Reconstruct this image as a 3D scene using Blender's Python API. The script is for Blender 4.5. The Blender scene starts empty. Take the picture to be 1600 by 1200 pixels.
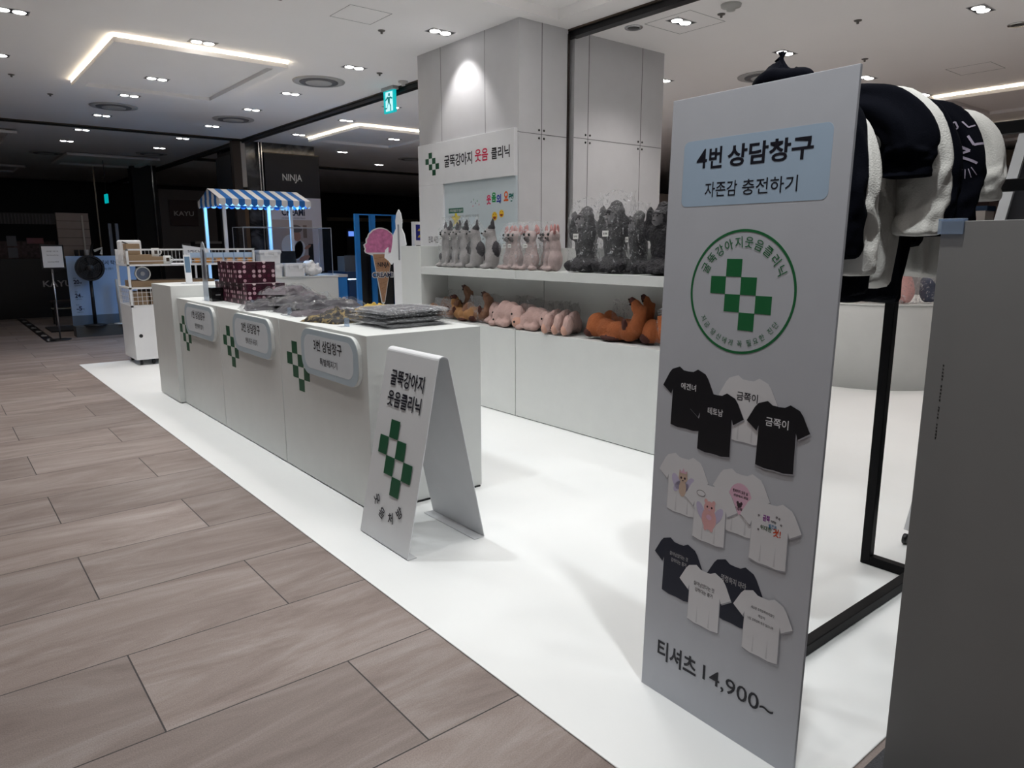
import bpy, bmesh, math, random
from mathutils import Vector, Matrix, noise
rnd = random.Random(7)
SC = bpy.context.scene
COL = SC.collection
PI = math.pi
# ---------------------------------------------------------------- camera
def set_camera():
    yaw, pitch, roll = 0.679711963, 0.191281147, -0.00206423444
    f = Vector((math.cos(pitch)*math.sin(yaw), math.cos(pitch)*math.cos(yaw), -math.sin(pitch)))
    r = Vector((math.cos(yaw), -math.sin(yaw), 0)); u = r.cross(f)
    c, s = math.cos(roll), math.sin(roll)
    r2, u2 = c*r + s*u, -s*r + c*u
    cam = bpy.data.cameras.new('camera'); o = bpy.data.objects.new('camera', cam); COL.objects.link(o)
    cam.sensor_width = 36; cam.lens = 1120.88/1600*36; cam.clip_start = 0.02; cam.clip_end = 100
    m = Matrix((r2, u2, -f)).transposed().to_4x4(); m.translation = (0, 0, 1.45)
    o.matrix_world = m; SC.camera = o
set_camera()
# ---------------------------------------------------------------- world and light
w = bpy.data.worlds.new('world'); SC.world = w; w.use_nodes = True
w.node_tree.nodes['Background'].inputs[0].default_value = (.66, .62, .60, 1)
w.node_tree.nodes['Background'].inputs[1].default_value = 0.03
SC.view_settings.view_transform = 'Standard'; SC.view_settings.look = 'None'
SC.view_settings.gamma = 1; SC.view_settings.use_curve_mapping = False
SC.view_settings.exposure = 0.0
CEIL = 3.4
def spot(name, loc, energy, size=1.9, blend=.7, col=(1, .97, .93), target=None, radius=.035):
    l = bpy.data.lights.new(name, 'SPOT'); l.energy = energy; l.spot_size = size; l.spot_blend = blend
    l.color = col; l.shadow_soft_size = radius
    o = bpy.data.objects.new(name, l); COL.objects.link(o); o.location = loc
    if target: o.rotation_euler = (Vector(target)-Vector(loc)).to_track_quat('-Z', 'Y').to_euler()
    return o
GX = [0.83, 2.38, 4.0, 5.5, 7.2, 9.0, 10.6]
GY = [2.6, 4.4, 6.0, 7.74, 9.54, 10.98, 12.86, 14.62, 16.32]
BOOTH = [((1.35, 3.5), 92), ((2.4, 2.3), 24), ((3.0, 4.2), 26), ((2.6, 6.2), 40), ((3.3, 1.2), 32), ((2.3, .7), 30),
         ((1.5, 1.9), 20), ((4.6, 2.6), 42), ((1.5, 6.6), 100), ((2.9, 5.2), 15), ((1.48, .75), 125), ((1.5, 4.9), 55), ((1.5, 9.2), 60)]  # first spot read off the shadows; others added unseen to brighten the booth
for i, ((x, y), e) in enumerate(BOOTH):
    spot('booth_unseen_spot', (x, y, CEIL-.04), e, 2.0, .9, (.95, .985, .99))
for x in [-.8]+GX:
    for y in [-.8, .95]+GY:
        if y > 16: continue
        e = 60 if (y < 10 and x < 1.5) else 44 if (y < 10 and x < 4.5) else 30
        if y > 11.5: e = 9
        if y > 13.5: e = 3.5
        if x > 6: e *= .8
        if x < 0: e = 8
        if 0 < x < 1.5 and y < 5: e = 27
        if 0 < x < 1.5 and 5 < y < 11.5: e = 52
        if (x, y) == (4.0, 6.0): e = 60
        if abs(x-4.0) < .1 and y < 5: e = 0
        if abs(x-4.0) < .1 and y == 7.74: e = 20
        if abs(x-2.38) < .1 and y < 7: e = 20
        if x > 5 and y < 5 and x < 6: e = 52
        if x > 8 and y < 10: e = 48
        if (x, y) == (4.0, 6.0): spot('downlight_beam', (x, y, CEIL-.045), 26, 1.45, .6, (1, .97, .95), (4.55, 6.0, 1.9))
        elif e: spot('downlight_beam', (x, y, CEIL-.045), e, 2.0, .85, (1, .94, .895) if x < 6 else (1, .9, .85))
def coffer_fill(loc, sx, sy, e):
    l = bpy.data.lights.new('coffer_fill_light', 'AREA'); l.shape = 'RECTANGLE'; l.size = sx; l.size_y = sy; l.energy = e; l.color = (1, .98, .95)
    o = bpy.data.objects.new('coffer_fill_light', l); COL.objects.link(o); o.location = loc; o.rotation_euler = (PI, 0, 0)
coffer_fill((3.3, 3.7, CEIL-.02), 1.2, 1.2, 30)  # unseen upward area light added to brighten the coffer
# ---------------------------------------------------------------- materials
def new_mat(name):
    m = bpy.data.materials.new(name); m.use_nodes = True
    return m, m.node_tree, m.node_tree.nodes['Principled BSDF']
MATS = {}
def mat(name, col, rough=.5, metal=0, spec=.5, var=.04, scale=8, bump=0, bscale=60, emit=0, alpha=1, trans=0, ior=1.45):
    if name in MATS: return MATS[name]
    m, nt, b = new_mat(name); N = nt.nodes.new; L = nt.links.new
    b.inputs['Roughness'].default_value = rough; b.inputs['Metallic'].default_value = metal
    b.inputs['Specular IOR Level'].default_value = spec; b.inputs['IOR'].default_value = ior
    b.inputs['Transmission Weight'].default_value = trans; b.inputs['Alpha'].default_value = alpha
    c = tuple(col)+(1,)
    tc = N('ShaderNodeTexCoord')
    n = N('ShaderNodeTexNoise'); n.inputs['Scale'].default_value = scale; n.inputs['Detail'].default_value = 3
    L(tc.outputs['Object'], n.inputs['Vector'])
    mx = N('ShaderNodeMix'); mx.data_type = 'RGBA'
    mx.inputs[6].default_value = tuple(max(0, v*(1-var)) for v in col)+(1,)
    mx.inputs[7].default_value = tuple(min(1, v*(1+var)) for v in col)+(1,)
    L(n.outputs['Fac'], mx.inputs[0]); L(mx.outputs[2], b.inputs['Base Color'])
    if emit:
        b.inputs['Emission Color'].default_value = c; b.inputs['Emission Strength'].default_value = emit
    if bump:
        n2 = N('ShaderNodeTexNoise'); n2.inputs['Scale'].default_value = bscale; L(tc.outputs['Object'], n2.inputs['Vector'])
        bp = N('ShaderNodeBump'); bp.inputs['Strength'].default_value = bump; bp.inputs['Distance'].default_value = .02
        L(n2.outputs['Fac'], bp.inputs['Height']); L(bp.outputs[0], b.inputs['Normal'])
    MATS[name] = m
    return m
WHITE = mat('white_laminate', (.62, .635, .625), .45)
OFFW = mat('white_board', (.74, .75, .77), .6)
PLATE = mat('plate_grey', (.62, .66, .7), .55)
PLATEB = mat('plate_blue', (.42, .5, .56), .55)
SIGNW = mat('sign_board', (.52, .54, .59), .5)
GREEN = mat('emblem_green', (.004, .075, .03), .5)
GREENB = mat('circle_green', (.012, .14, .045), .5)
BLACK = mat('black_paint', (.006, .006, .008), .4)
BLACKM = mat('black_metal', (.003, .003, .004), .5, 0, .2)
INK = mat('ink', (.004, .004, .012), .5)
NAVY = mat('navy_ink', (.008, .014, .06), .5)
CRIM = mat('crimson_ink', (.6, .005, .06), .5)
PANEL = mat('column_panel', (.60, .60, .62), .5, 0, .4)
SEAM = mat('seam', (.12, .12, .13), .7)
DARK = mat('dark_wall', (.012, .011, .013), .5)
SKYB = mat('print_sky', (.42, .56, .75), .5)
GREYP = mat('back_board', (.24, .24, .242), .55)
CARD = mat('cardboard', (.30, .21, .13), .8)
CHROME = mat('chrome', (.6, .6, .62), .2, 1)
WMET = mat('white_metal', (.75, .76, .78), .4)
def ceiling_mat():
    return mat('ceiling_paint', (.92, .905, .90), .8, 0, .2, .015, 2)
def floor_mat():
    m, nt, b = new_mat('stone_tile'); N = nt.nodes.new; L = nt.links.new
    tc = N('ShaderNodeTexCoord'); mp = N('ShaderNodeMapping'); mp.inputs['Location'].default_value = (1.4, -2.17+.535*4, 0)
    L(tc.outputs['Object'], mp.inputs[0])
    br = N('ShaderNodeTexBrick'); br.offset = .5; br.offset_frequency = 2; br.squash = 1
    for k, v in (('Scale', 1), ('Mortar Size', .0028), ('Mortar Smooth', .1), ('Brick Width', 1.2), ('Row Height', .535)): br.inputs[k].default_value = v
    br.inputs['Color1'].default_value = (0, 0, 0, 1); br.inputs['Color2'].default_value = (1, 1, 1, 1); br.inputs['Mortar'].default_value = (.5, .5, .5, 1)
    L(mp.outputs[0], br.inputs['Vector'])
    off = N('ShaderNodeVectorMath'); off.operation = 'SCALE'; L(br.outputs['Color'], off.inputs[0]); off.inputs['Scale'].default_value = 17
    rot = N('ShaderNodeMapping'); rot.inputs['Rotation'].default_value = (0, 0, .3); rot.inputs['Scale'].default_value = (.8, 3.6, 1)
    L(tc.outputs['Object'], rot.inputs[0])
    ad = N('ShaderNodeVectorMath'); ad.operation = 'ADD'; L(rot.outputs[0], ad.inputs[0]); L(off.outputs[0], ad.inputs[1])
    n1 = N('ShaderNodeTexNoise'); n1.inputs['Scale'].default_value = 1.2; n1.inputs['Detail'].default_value = 9; n1.inputs['Roughness'].default_value = .66; n1.inputs['Distortion'].default_value = 1.3
    L(ad.outputs[0], n1.inputs['Vector'])
    cr = N('ShaderNodeValToRGB'); e = cr.color_ramp.elements
    e[0].position = .3; e[0].color = (.168, .128, .114, 1); e[1].position = .74; e[1].color = (.35, .305, .29, 1)
    x = cr.color_ramp.elements.new(.5); x.color = (.245, .198, .18, 1)
    L(n1.outputs['Fac'], cr.inputs[0])
    tint = N('ShaderNodeMix'); tint.data_type = 'RGBA'; tint.blend_type = 'MULTIPLY'; tint.inputs[0].default_value = 1
    tr = N('ShaderNodeMapRange'); tr.inputs['To Min'].default_value = .84; tr.inputs['To Max'].default_value = 1.1
    L(br.outputs['Color'], tr.inputs['Value']); L(cr.outputs[0], tint.inputs[6]); L(tr.outputs[0], tint.inputs[7])
    gr = N('ShaderNodeTexNoise'); gr.inputs['Scale'].default_value = 220; L(tc.outputs['Object'], gr.inputs['Vector'])
    g2 = N('ShaderNodeMapRange'); g2.inputs['To Min'].default_value = .66; g2.inputs['To Max'].default_value = 1.34; L(gr.outputs['Fac'], g2.inputs['Value'])
    t2 = N('ShaderNodeMix'); t2.data_type = 'RGBA'; t2.blend_type = 'MULTIPLY'; t2.inputs[0].default_value = 1
    L(tint.outputs[2], t2.inputs[6]); L(g2.outputs[0], t2.inputs[7])
    mo = N('ShaderNodeMix'); mo.data_type = 'RGBA'; mo.inputs[7].default_value = (.03, .025, .025, 1)
    L(br.outputs['Fac'], mo.inputs[0]); L(t2.outputs[2], mo.inputs[6]); L(mo.outputs[2], b.inputs['Base Color'])
    b.inputs['Roughness'].default_value = .5; b.inputs['Specular IOR Level'].default_value = .35
    bp = N('ShaderNodeBump'); bp.inputs['Strength'].default_value = .25; bp.inputs['Distance'].default_value = .004
    ih = N('ShaderNodeMath'); ih.operation = 'SUBTRACT'; L(gr.outputs['Fac'], ih.inputs[0]); L(br.outputs['Fac'], ih.inputs[1])
    L(ih.outputs[0], bp.inputs['Height']); L(bp.outputs[0], b.inputs['Normal'])
    return m
def platform_mat():
    m, nt, b = new_mat('white_vinyl'); N = nt.nodes.new; L = nt.links.new
    tc = N('ShaderNodeTexCoord'); n = N('ShaderNodeTexNoise'); n.inputs['Scale'].default_value = 1.6; n.inputs['Detail'].default_value = 5
    L(tc.outputs['Object'], n.inputs['Vector'])
    cr = N('ShaderNodeValToRGB'); e = cr.color_ramp.elements; e[0].position = .25; e[0].color = (.82, .835, .835, 1); e[1].position = .75; e[1].color = (.86, .875, .875, 1)
    L(n.outputs['Fac'], cr.inputs[0]); L(cr.outputs[0], b.inputs['Base Color'])
    mr = N('ShaderNodeMapRange'); mr.inputs['To Min'].default_value = .34; mr.inputs['To Max'].default_value = .42; L(n.outputs['Fac'], mr.inputs['Value']); L(mr.outputs[0], b.inputs['Roughness'])
    return m
def marble_mat():
    m, nt, b = new_mat('dark_marble'); N = nt.nodes.new; L = nt.links.new
    tc = N('ShaderNodeTexCoord'); n = N('ShaderNodeTexNoise'); n.inputs['Scale'].default_value = 3; n.inputs['Detail'].default_value = 8; n.inputs['Distortion'].default_value = 1.5
    L(tc.outputs['Object'], n.inputs['Vector'])
    cr = N('ShaderNodeValToRGB'); e = cr.color_ramp.elements; e[0].position = .42; e[0].color = (.015, .015, .017, 1); e[1].position = .7; e[1].color = (.11, .11, .12, 1)
    L(n.outputs['Fac'], cr.inputs[0]); L(cr.outputs[0], b.inputs['Base Color']); b.inputs['Roughness'].default_value = .15
    return m
def plastic_bag_mat(name='clear_plastic', lo=.055, hi=.6, th=.585, sc=20, base=.7):
    m, nt, b = new_mat(name); N = nt.nodes.new; L = nt.links.new
    out = nt.nodes['Material Output']
    b.inputs['Base Color'].default_value = (base, base*1.02, base*1.06, 1); b.inputs['Roughness'].default_value = .13
    b.inputs['Specular IOR Level'].default_value = .9
    t = N('ShaderNodeBsdfTransparent'); mx = N('ShaderNodeMixShader')
    tc = N('ShaderNodeTexCoord'); n = N('ShaderNodeTexNoise'); n.inputs['Scale'].default_value = sc; n.inputs['Detail'].default_value = 2; n.inputs['Distortion'].default_value = 2.2
    L(tc.outputs['Object'], n.inputs['Vector'])
    mr = N('ShaderNodeMapRange'); mr.inputs['From Min'].default_value = th; mr.inputs['From Max'].default_value = th+.14
    mr.inputs['To Min'].default_value = lo; mr.inputs['To Max'].default_value = hi; L(n.outputs['Fac'], mr.inputs['Value'])
    lw = N('ShaderNodeLayerWeight'); lw.inputs[0].default_value = .25
    ad = N('ShaderNodeMath'); ad.operation = 'ADD'; ad.use_clamp = True; L(mr.outputs[0], ad.inputs[0])
    ml = N('ShaderNodeMath'); ml.operation = 'MULTIPLY'; ml.inputs[1].default_value = .2; L(lw.outputs['Facing'], ml.inputs[0]); L(ml.outputs[0], ad.inputs[1])
    bp = N('ShaderNodeBump'); bp.inputs['Strength'].default_value = .6; bp.inputs['Distance'].default_value = .02
    L(n.outputs['Fac'], bp.inputs['Height']); L(bp.outputs[0], b.inputs['Normal'])
    L(ad.outputs[0], mx.inputs[0]); L(t.outputs[0], mx.inputs[1]); L(b.outputs[0], mx.inputs[2]); L(mx.outputs[0], out.inputs[0])
    return m
def glass_mat(name, tint=(.9, .95, 1), lo=.06, base=(.02, .02, .022, 1)):
    m, nt, b = new_mat(name); N = nt.nodes.new; L = nt.links.new
    out = nt.nodes['Material Output']; t = N('ShaderNodeBsdfTransparent'); t.inputs[0].default_value = tint+(1,)
    b.inputs['Base Color'].default_value = base; b.inputs['Roughness'].default_value = .06
    mx = N('ShaderNodeMixShader'); lw = N('ShaderNodeLayerWeight'); lw.inputs[0].default_value = .3
    mr = N('ShaderNodeMapRange'); mr.inputs['To Min'].default_value = lo; mr.inputs['To Max'].default_value = .35; L(lw.outputs['Facing'], mr.inputs['Value'])
    L(mr.outputs[0], mx.inputs[0]); L(t.outputs[0], mx.inputs[1]); L(b.outputs[0], mx.inputs[2]); L(mx.outputs[0], out.inputs[0])
    return m
BAG = plastic_bag_mat(); BAG2 = plastic_bag_mat('cloudy_plastic', .05, .5, .58, 12, .16); ACRYL = glass_mat('clear_acrylic', (.97, .98, 1), lo=.015)
FROST = glass_mat('thick_acrylic', (.75, .82, .9), .3, (.5, .6, .75, 1))
def emis(name, col, s): return mat(name, col, .5, emit=s)
LAMP = emis('lamp_glow', (1, .98, .95), 14); LED = emis('warm_led', (1, .86, .66), 12)
# ---------------------------------------------------------------- mesh helpers
ORG = {}
class MB:
    def __init__(s): s.v = []; s.f = []; s.mi = []; s.sm = []
    def add(s, vs, fs, mi=0, sm=False):
        o = len(s.v); s.v += [Vector(a) for a in vs]; s.f += [tuple(i+o for i in f) for f in fs]; s.mi += [mi]*len(fs); s.sm += [sm]*len(fs); return s
    def box(s, a, b, mi=0):
        x0, y0, z0 = a; x1, y1, z1 = b
        if x0 > x1: x0, x1 = x1, x0
        if y0 > y1: y0, y1 = y1, y0
        if z0 > z1: z0, z1 = z1, z0
        return s.add([(x0,y0,z0),(x1,y0,z0),(x1,y1,z0),(x0,y1,z0),(x0,y0,z1),(x1,y0,z1),(x1,y1,z1),(x0,y1,z1)],
                     [(3,2,1,0),(4,5,6,7),(0,1,5,4),(1,2,6,5),(2,3,7,6),(3,0,4,7)], mi)
    def obox(s, c, size, rz=0, rx=0, ry=0, mi=0):
        M = Matrix.Translation(c) @ Matrix.Rotation(rz, 4, 'Z') @ Matrix.Rotation(rx, 4, 'X') @ Matrix.Rotation(ry, 4, 'Y')
        hx, hy, hz = (v/2 for v in size); t = MB().box((-hx,-hy,-hz),(hx,hy,hz)); return s.add([M @ v for v in t.v], t.f, mi)
    def frame(s, F, poly, d0, d1, mi=0):   # polygon in frame coordinates, extruded from d0 to d1 along the normal
        O, U, V, Nn = F; n = len(poly)
        vs = [O+U*a+V*b+Nn*d0 for a, b in poly]+[O+U*a+V*b+Nn*d1 for a, b in poly]
        area = sum(poly[i][0]*poly[(i+1)%n][1]-poly[(i+1)%n][0]*poly[i][1] for i in range(n))
        fs = [tuple(range(n, 2*n)), tuple(reversed(range(n)))]+[(i, (i+1)%n, n+(i+1)%n, n+i) for i in range(n)]
        if (area < 0) != (d1 < d0): fs = [tuple(reversed(f)) for f in fs]
        return s.add(vs, fs, mi)
    def ring(s, F, c, r0, r1, d0, d1, n=64, mi=0, a0=0, a1=2*PI):
        O, U, V, Nn = F; closed = abs(a1-a0-2*PI) < 1e-6; m = n if closed else n+1; vs = []
        for i in range(m):
            a = a0+(a1-a0)*i/n
            for r, d in ((r0, d0), (r1, d0), (r1, d1), (r0, d1)): vs.append(O+U*(c[0]+r*math.cos(a))+V*(c[1]+r*math.sin(a))+Nn*d)
        fs = []
        for i in range(n):
            j = (i+1) % m
            for k in range(4): fs.append((i*4+k, i*4+(k+1)%4, j*4+(k+1)%4, j*4+k))
        return s.add(vs, fs, mi)
    def tube(s, pts, r, n=10, mi=0, closed=False, sm=True):
        pts = [Vector(p) for p in pts]; m = len(pts); vs = []
        for i, p in enumerate(pts):
            d = (pts[(i+1) % m]-pts[i-1]) if closed or 0 < i < m-1 else (pts[1]-pts[0] if i == 0 else pts[-1]-pts[-2])
            d.normalize(); a = Vector((0, 0, 1)) if abs(d.z) < .9 else Vector((1, 0, 0))
            x = d.cross(a).normalized(); y = d.cross(x); rr = r[i] if isinstance(r, (list, tuple)) else r
            for k in range(n): t = 2*PI*k/n; vs.append(p+x*rr*math.cos(t)+y*rr*math.sin(t))
        fs = []
        for i in range(m if closed else m-1):
            j = (i+1) % m
            for k in range(n): fs.append((i*n+k, i*n+(k+1)%n, j*n+(k+1)%n, j*n+k))
        s.add(vs, fs, mi, sm)
        if not closed:
            o = len(s.v)-len(vs); s.f += [tuple(o+k for k in range(n)), tuple(o+(m-1)*n+k for k in reversed(range(n)))]; s.mi += [mi]*2; s.sm += [False]*2
        return s
    def lathe(s, c, prof, n=24, mi=0, sm=True, axis='Z'):
        c = Vector(c); vs = []
        for r, h in prof:
            for k in range(n):
                t = 2*PI*k/n; p = (r*math.cos(t), r*math.sin(t), h)
                if axis == 'Y': p = (p[0], p[2], p[1])
                if axis == 'X': p = (p[2], p[0], p[1])
                vs.append(c+Vector(p))
        fs = []
        for i in range(len(prof)-1):
            for k in range(n): fs.append((i*n+k, i*n+(k+1)%n, (i+1)*n+(k+1)%n, (i+1)*n+k))
        fs += [tuple(reversed(range(n))), tuple((len(prof)-1)*n+k for k in range(n))]
        return s.add(vs, fs, mi, sm)
    def ell(s, c, r, rot=None, n=16, m=10, mi=0):
        c = Vector(c); R = rot or Matrix.Identity(3); vs = []; fs = []
        for i in range(m+1):
            a = PI*i/m
            for k in range(n):
                t = 2*PI*k/n; vs.append(c+R @ Vector((r[0]*math.sin(a)*math.cos(t), r[1]*math.sin(a)*math.sin(t), r[2]*math.cos(a))))
        for i in range(m):
            for k in range(n): fs.append((i*n+k, (i+1)*n+k, (i+1)*n+(k+1)%n, i*n+(k+1)%n))
        return s.add(vs, fs, mi, True)
    def loft(s, rings, mi=0, sm=True, cap=True):
        n = len(rings[0]); vs = [v for r in rings for v in r]; fs = []
        for i in range(len(rings)-1):
            for k in range(n): fs.append((i*n+k, i*n+(k+1)%n, (i+1)*n+(k+1)%n, (i+1)*n+k))
        if cap: fs += [tuple(reversed(range(n))), tuple((len(rings)-1)*n+k for k in range(n))]
        return s.add(vs, fs, mi, sm)
    def text(s, body, F, box, d=.0006, bold=.012, mi=0, skew=0, rot=0):
        vs, fs, bb = glyph(body, bold); O, U, V, Nn = F
        u0, v0, u1, v1 = box; sx = (u1-u0)/(bb[2]-bb[0]); sy = (v1-v0)/(bb[3]-bb[1])
        cx, cy = (u0+u1)/2, (v0+v1)/2; cr, sr = math.cos(rot), math.sin(rot); out = []
        for x, y in vs:
            a = u0+(x-bb[0])*sx-cx; b = v0+(y-bb[1])*sy-cy; a += skew*b
            out.append(O+U*(cx+a*cr-b*sr)+V*(cy+a*sr+b*cr)+Nn*d)
        return s.add(out, fs, mi)
    def arc(s, body, F, c, r, a0, a1, h, d=.0006, bold=.012, up=True, mi=0, wx=1.0):
        adv = [.35 if ch == ' ' else 1 for ch in body]; tot = sum(adv)-(adv[0]+adv[-1])/2; t = 0; bs = glyph('가', bold)[2]; em = bs[3]-bs[1]
        for ch, ad in zip(body, adv):
            pos = t/tot if t else 0
            a = a0+(a1-a0)*pos; t += ad if ch == ' ' or True else 0
            if ch == ' ': continue
            vs, fs, bb = glyph(ch, bold); k = h/em; O, U, V, Nn = F
            rot = a-PI/2 if up else a+PI/2; cr, sr = math.cos(rot), math.sin(rot); mx = (bb[0]+bb[2])/2; my = (bs[1]+bs[3])/2; out = []
            for x, y in vs:
                p = (x-mx)*k*wx; q = (y-my)*k
                out.append(O+U*(c[0]+r*math.cos(a)+p*cr-q*sr)+V*(c[1]+r*math.sin(a)+p*sr+q*cr)+Nn*d)
            s.add(out, fs, mi)
        return s
    def build(s, name, m, parent=None, bevel=0, seg=2, sub=0):
        me = bpy.data.meshes.new(name); org = ORG.get(parent.name, Vector()) if parent else Vector()
        me.from_pydata([v-org for v in s.v], [], s.f); me.validate()
        for mm in (m if isinstance(m, (list, tuple)) else [m]): me.materials.append(mm)
        if len(me.polygons) == len(s.mi):
            me.polygons.foreach_set('material_index', s.mi); me.polygons.foreach_set('use_smooth', s.sm)
        o = bpy.data.objects.new(name, me); COL.objects.link(o)
        if parent: o.parent = parent; ORG[o.name] = org
        else: ORG[o.name] = Vector()
        if bevel:
            md = o.modifiers.new('bevel', 'BEVEL'); md.width = bevel; md.segments = seg; md.limit_method = 'ANGLE'; md.angle_limit = 1.0
        if sub: md = o.modifiers.new('sub', 'SUBSURF'); md.levels = md.render_levels = sub
        return o
GC = {}
def glyph(body, bold):
    if (body, bold) in GC: return GC[(body, bold)]
    c = bpy.data.curves.new('t', 'FONT'); c.body = body; c.dimensions = '2D'; c.fill_mode = 'FRONT'; c.resolution_u = 3; c.offset = bold
    o = bpy.data.objects.new('t', c); COL.objects.link(o)
    me = bpy.data.meshes.new_from_object(o.evaluated_get(bpy.context.evaluated_depsgraph_get()))
    vs = [(v.co.x, v.co.y) for v in me.vertices]; fs = [tuple(p.vertices) for p in me.polygons]
    fs = [f if me.polygons[i].normal.z > 0 else tuple(reversed(f)) for i, f in enumerate(fs)]
    bpy.data.objects.remove(o); bpy.data.curves.remove(c); bpy.data.meshes.remove(me)
    bb = (min(v[0] for v in vs), min(v[1] for v in vs), max(v[0] for v in vs), max(v[1] for v in vs))
    GC[(body, bold)] = (vs, fs, bb); return GC[(body, bold)]
def FX(x, y=0, z=0): return (Vector((x, y, z)), Vector((0, -1, 0)), Vector((0, 0, 1)), Vector((-1, 0, 0)))   # faces -X, u runs along -Y
def FY(y, x=0, z=0): return (Vector((x, y, z)), Vector((1, 0, 0)), Vector((0, 0, 1)), Vector((0, -1, 0)))    # faces -Y
def FZ(z, x=0, y=0): return (Vector((x, y, z)), Vector((1, 0, 0)), Vector((0, 1, 0)), Vector((0, 0, 1)))
def rrect(u0, v0, u1, v1, r, n=8):
    P = []
    for cx, cy, a in ((u1-r, v1-r, 0), (u0+r, v1-r, PI/2), (u0+r, v0+r, PI), (u1-r, v0+r, 1.5*PI)):
        for i in range(n+1): t = a+PI/2*i/n; P.append((cx+r*math.cos(t), cy+r*math.sin(t)))
    return P
def tag(o, label=None, cat=None, group=None, kind=None):
    if label: o['label'] = label
    if cat: o['category'] = cat
    if group: o['group'] = group
    if kind: o['kind'] = kind
    return o
def thing(name, label, cat, loc=(0, 0, 0), group=None, kind=None):
    o = bpy.data.objects.new(name, None); COL.objects.link(o); o.location = loc; o.empty_display_size = .05
    ORG[o.name] = Vector(loc); return tag(o, label, cat, group, kind)
def dup(root, loc, rz=None, label=None, group=None, scale=None):
    r = root.copy(); COL.objects.link(r); r.location = loc
    if rz is not None: r.rotation_euler = (0, 0, rz)
    if scale: r.scale = scale
    if label: r['label'] = label
    if group: r['group'] = group
    def rec(a, b):
        for ch in list(a.children):
            c = ch.copy(); COL.objects.link(c); c.parent = b; rec(ch, c)
    rec(root, r); return r
def blob(name, ells, mats, parent, voxel=.008, smooth=2, disp=0, dscale=20, seed=0):
    """one continuous surface grown round a set of ellipsoids; every face takes the material of the nearest one"""
    mb = MB()
    for e in ells:
        R = Matrix.Rotation(e[3] if len(e) > 3 else 0, 3, e[4] if len(e) > 4 else 'Y'); mb.ell(e[0], e[1], R, 14, 9)
    me = bpy.data.meshes.new('b'); me.from_pydata(mb.v, [], mb.f); o = bpy.data.objects.new('b', me); COL.objects.link(o)
    md = o.modifiers.new('r', 'REMESH'); md.mode = 'VOXEL'; md.voxel_size = voxel
    sm = o.modifiers.new('s', 'SMOOTH'); sm.factor = .5; sm.iterations = smooth*3
    m2 = bpy.data.meshes.new_from_object(o.evaluated_get(bpy.context.evaluated_depsgraph_get()))
    bpy.data.objects.remove(o); bpy.data.meshes.remove(me); m2.name = name
    org = ORG.get(parent.name, Vector()) if parent else Vector()
    inv = [(Vector(e[0]), (Matrix.Rotation(e[3] if len(e) > 3 else 0, 3, e[4] if len(e) > 4 else 'Y')).transposed(), e[1], e[2]) for e in ells]
    for mm in mats: m2.materials.append(mm)
    for p in m2.polygons:
        c = p.center; best = min(inv, key=lambda q: sum(((q[1] @ (c-q[0]))[i]/q[2][i])**2 for i in range(3)))
        p.material_index = best[3]; p.use_smooth = True
    for v in m2.vertices:
        if disp: v.co += v.normal*disp*noise.noise(v.co*dscale+Vector((seed*3.1, 0, 0)))
        v.co -= org
    r = bpy.data.objects.new(name, m2); COL.objects.link(r)
    if parent: r.parent = parent; ORG[r.name] = org
    return r
# ================================================================ the setting
def setting():
    cm = ceiling_mat()
    # ceiling with a square raised coffer
    hx0, hx1, hy0, hy1 = 2.55, 4.61, 3.0, 5.05; X0, X1, Y0, Y1 = -4, 26, -4, 27; z = CEIL; zt = CEIL+.085
    mb = MB()
    xs = [X0, hx0, hx1, X1]; ys = [Y0, hy0, hy1, Y1]
    for i in range(3):
        for j in range(3):
            if (i, j) == (1, 1): continue
            mb.add([(xs[i], ys[j], z), (xs[i+1], ys[j], z), (xs[i+1], ys[j+1], z), (xs[i], ys[j+1], z)], [(3, 2, 1, 0)])
    mb.add([(hx0, hy0, z), (hx1, hy0, z), (hx1, hy1, z), (hx0, hy1, z), (hx0, hy0, zt), (hx1, hy0, zt), (hx1, hy1, zt), (hx0, hy1, zt)],
           [(7, 6, 5, 4), (0, 1, 5, 4), (1, 2, 6, 5), (2, 3, 7, 6), (3, 0, 4, 7)])
    mb.box((X0, Y0, z+.3), (X1, Y1, z+.4))
    tag(mb.build('ceiling', cm), kind='structure')
    tag(MB().box((-4, -4, -.1), (26, 27, 0)).build('floor', floor_mat()), kind='structure')
    pf = MB().box((1.345, .78, 0), (8.6, 10.2, .006)); o = pf.build('floor_platform', platform_mat(), bevel=.003)
    tag(o, 'white vinyl covered booth floor laid over the stone tiles', 'platform', kind='structure')
    cp = MB().box((1.5, -2, 0), (9, .76, .005)).build('floor_carpet', mat('speckled_carpet', (.05, .05, .055), .95, var=.9, scale=260))
    tag(cp, kind='structure')
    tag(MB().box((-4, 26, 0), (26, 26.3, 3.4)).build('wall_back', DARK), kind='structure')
    tag(MB().box((25, -4, 0), (25.3, 27, 3.4)).build('wall_right', mat('mauve_wall', (.10, .055, .06), .6)), kind='structure')
    # ceiling rails of the fire shutters
    rb = mat('rail_bronze', (.10, .08, .06), .35, .7)
    for nm, a, b in (('trim_1', (4.90, .5, 3.335), (4.99, 27, 3.4)), ('trim_2', (-4, 14.08, 3.37), (4.9, 14.2, 3.4)), ('trim_3', (4.99, 17.6, 3.36), (20, 17.8, 3.4))):
        m = MB().box(a, b); a2 = list(a); b2 = list(b)
        o = m.build(nm, BLACK); tag(o, kind='structure')
        if a[0] == 4.90: e = MB().box((4.875, .5, 3.385), (4.9, 27, 3.4))
        else: e = MB().box((a[0], a[1]-.03, 3.385), (b[0], a[1], 3.4))
        e.build('rail_edge', rb, o)
setting()
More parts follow.
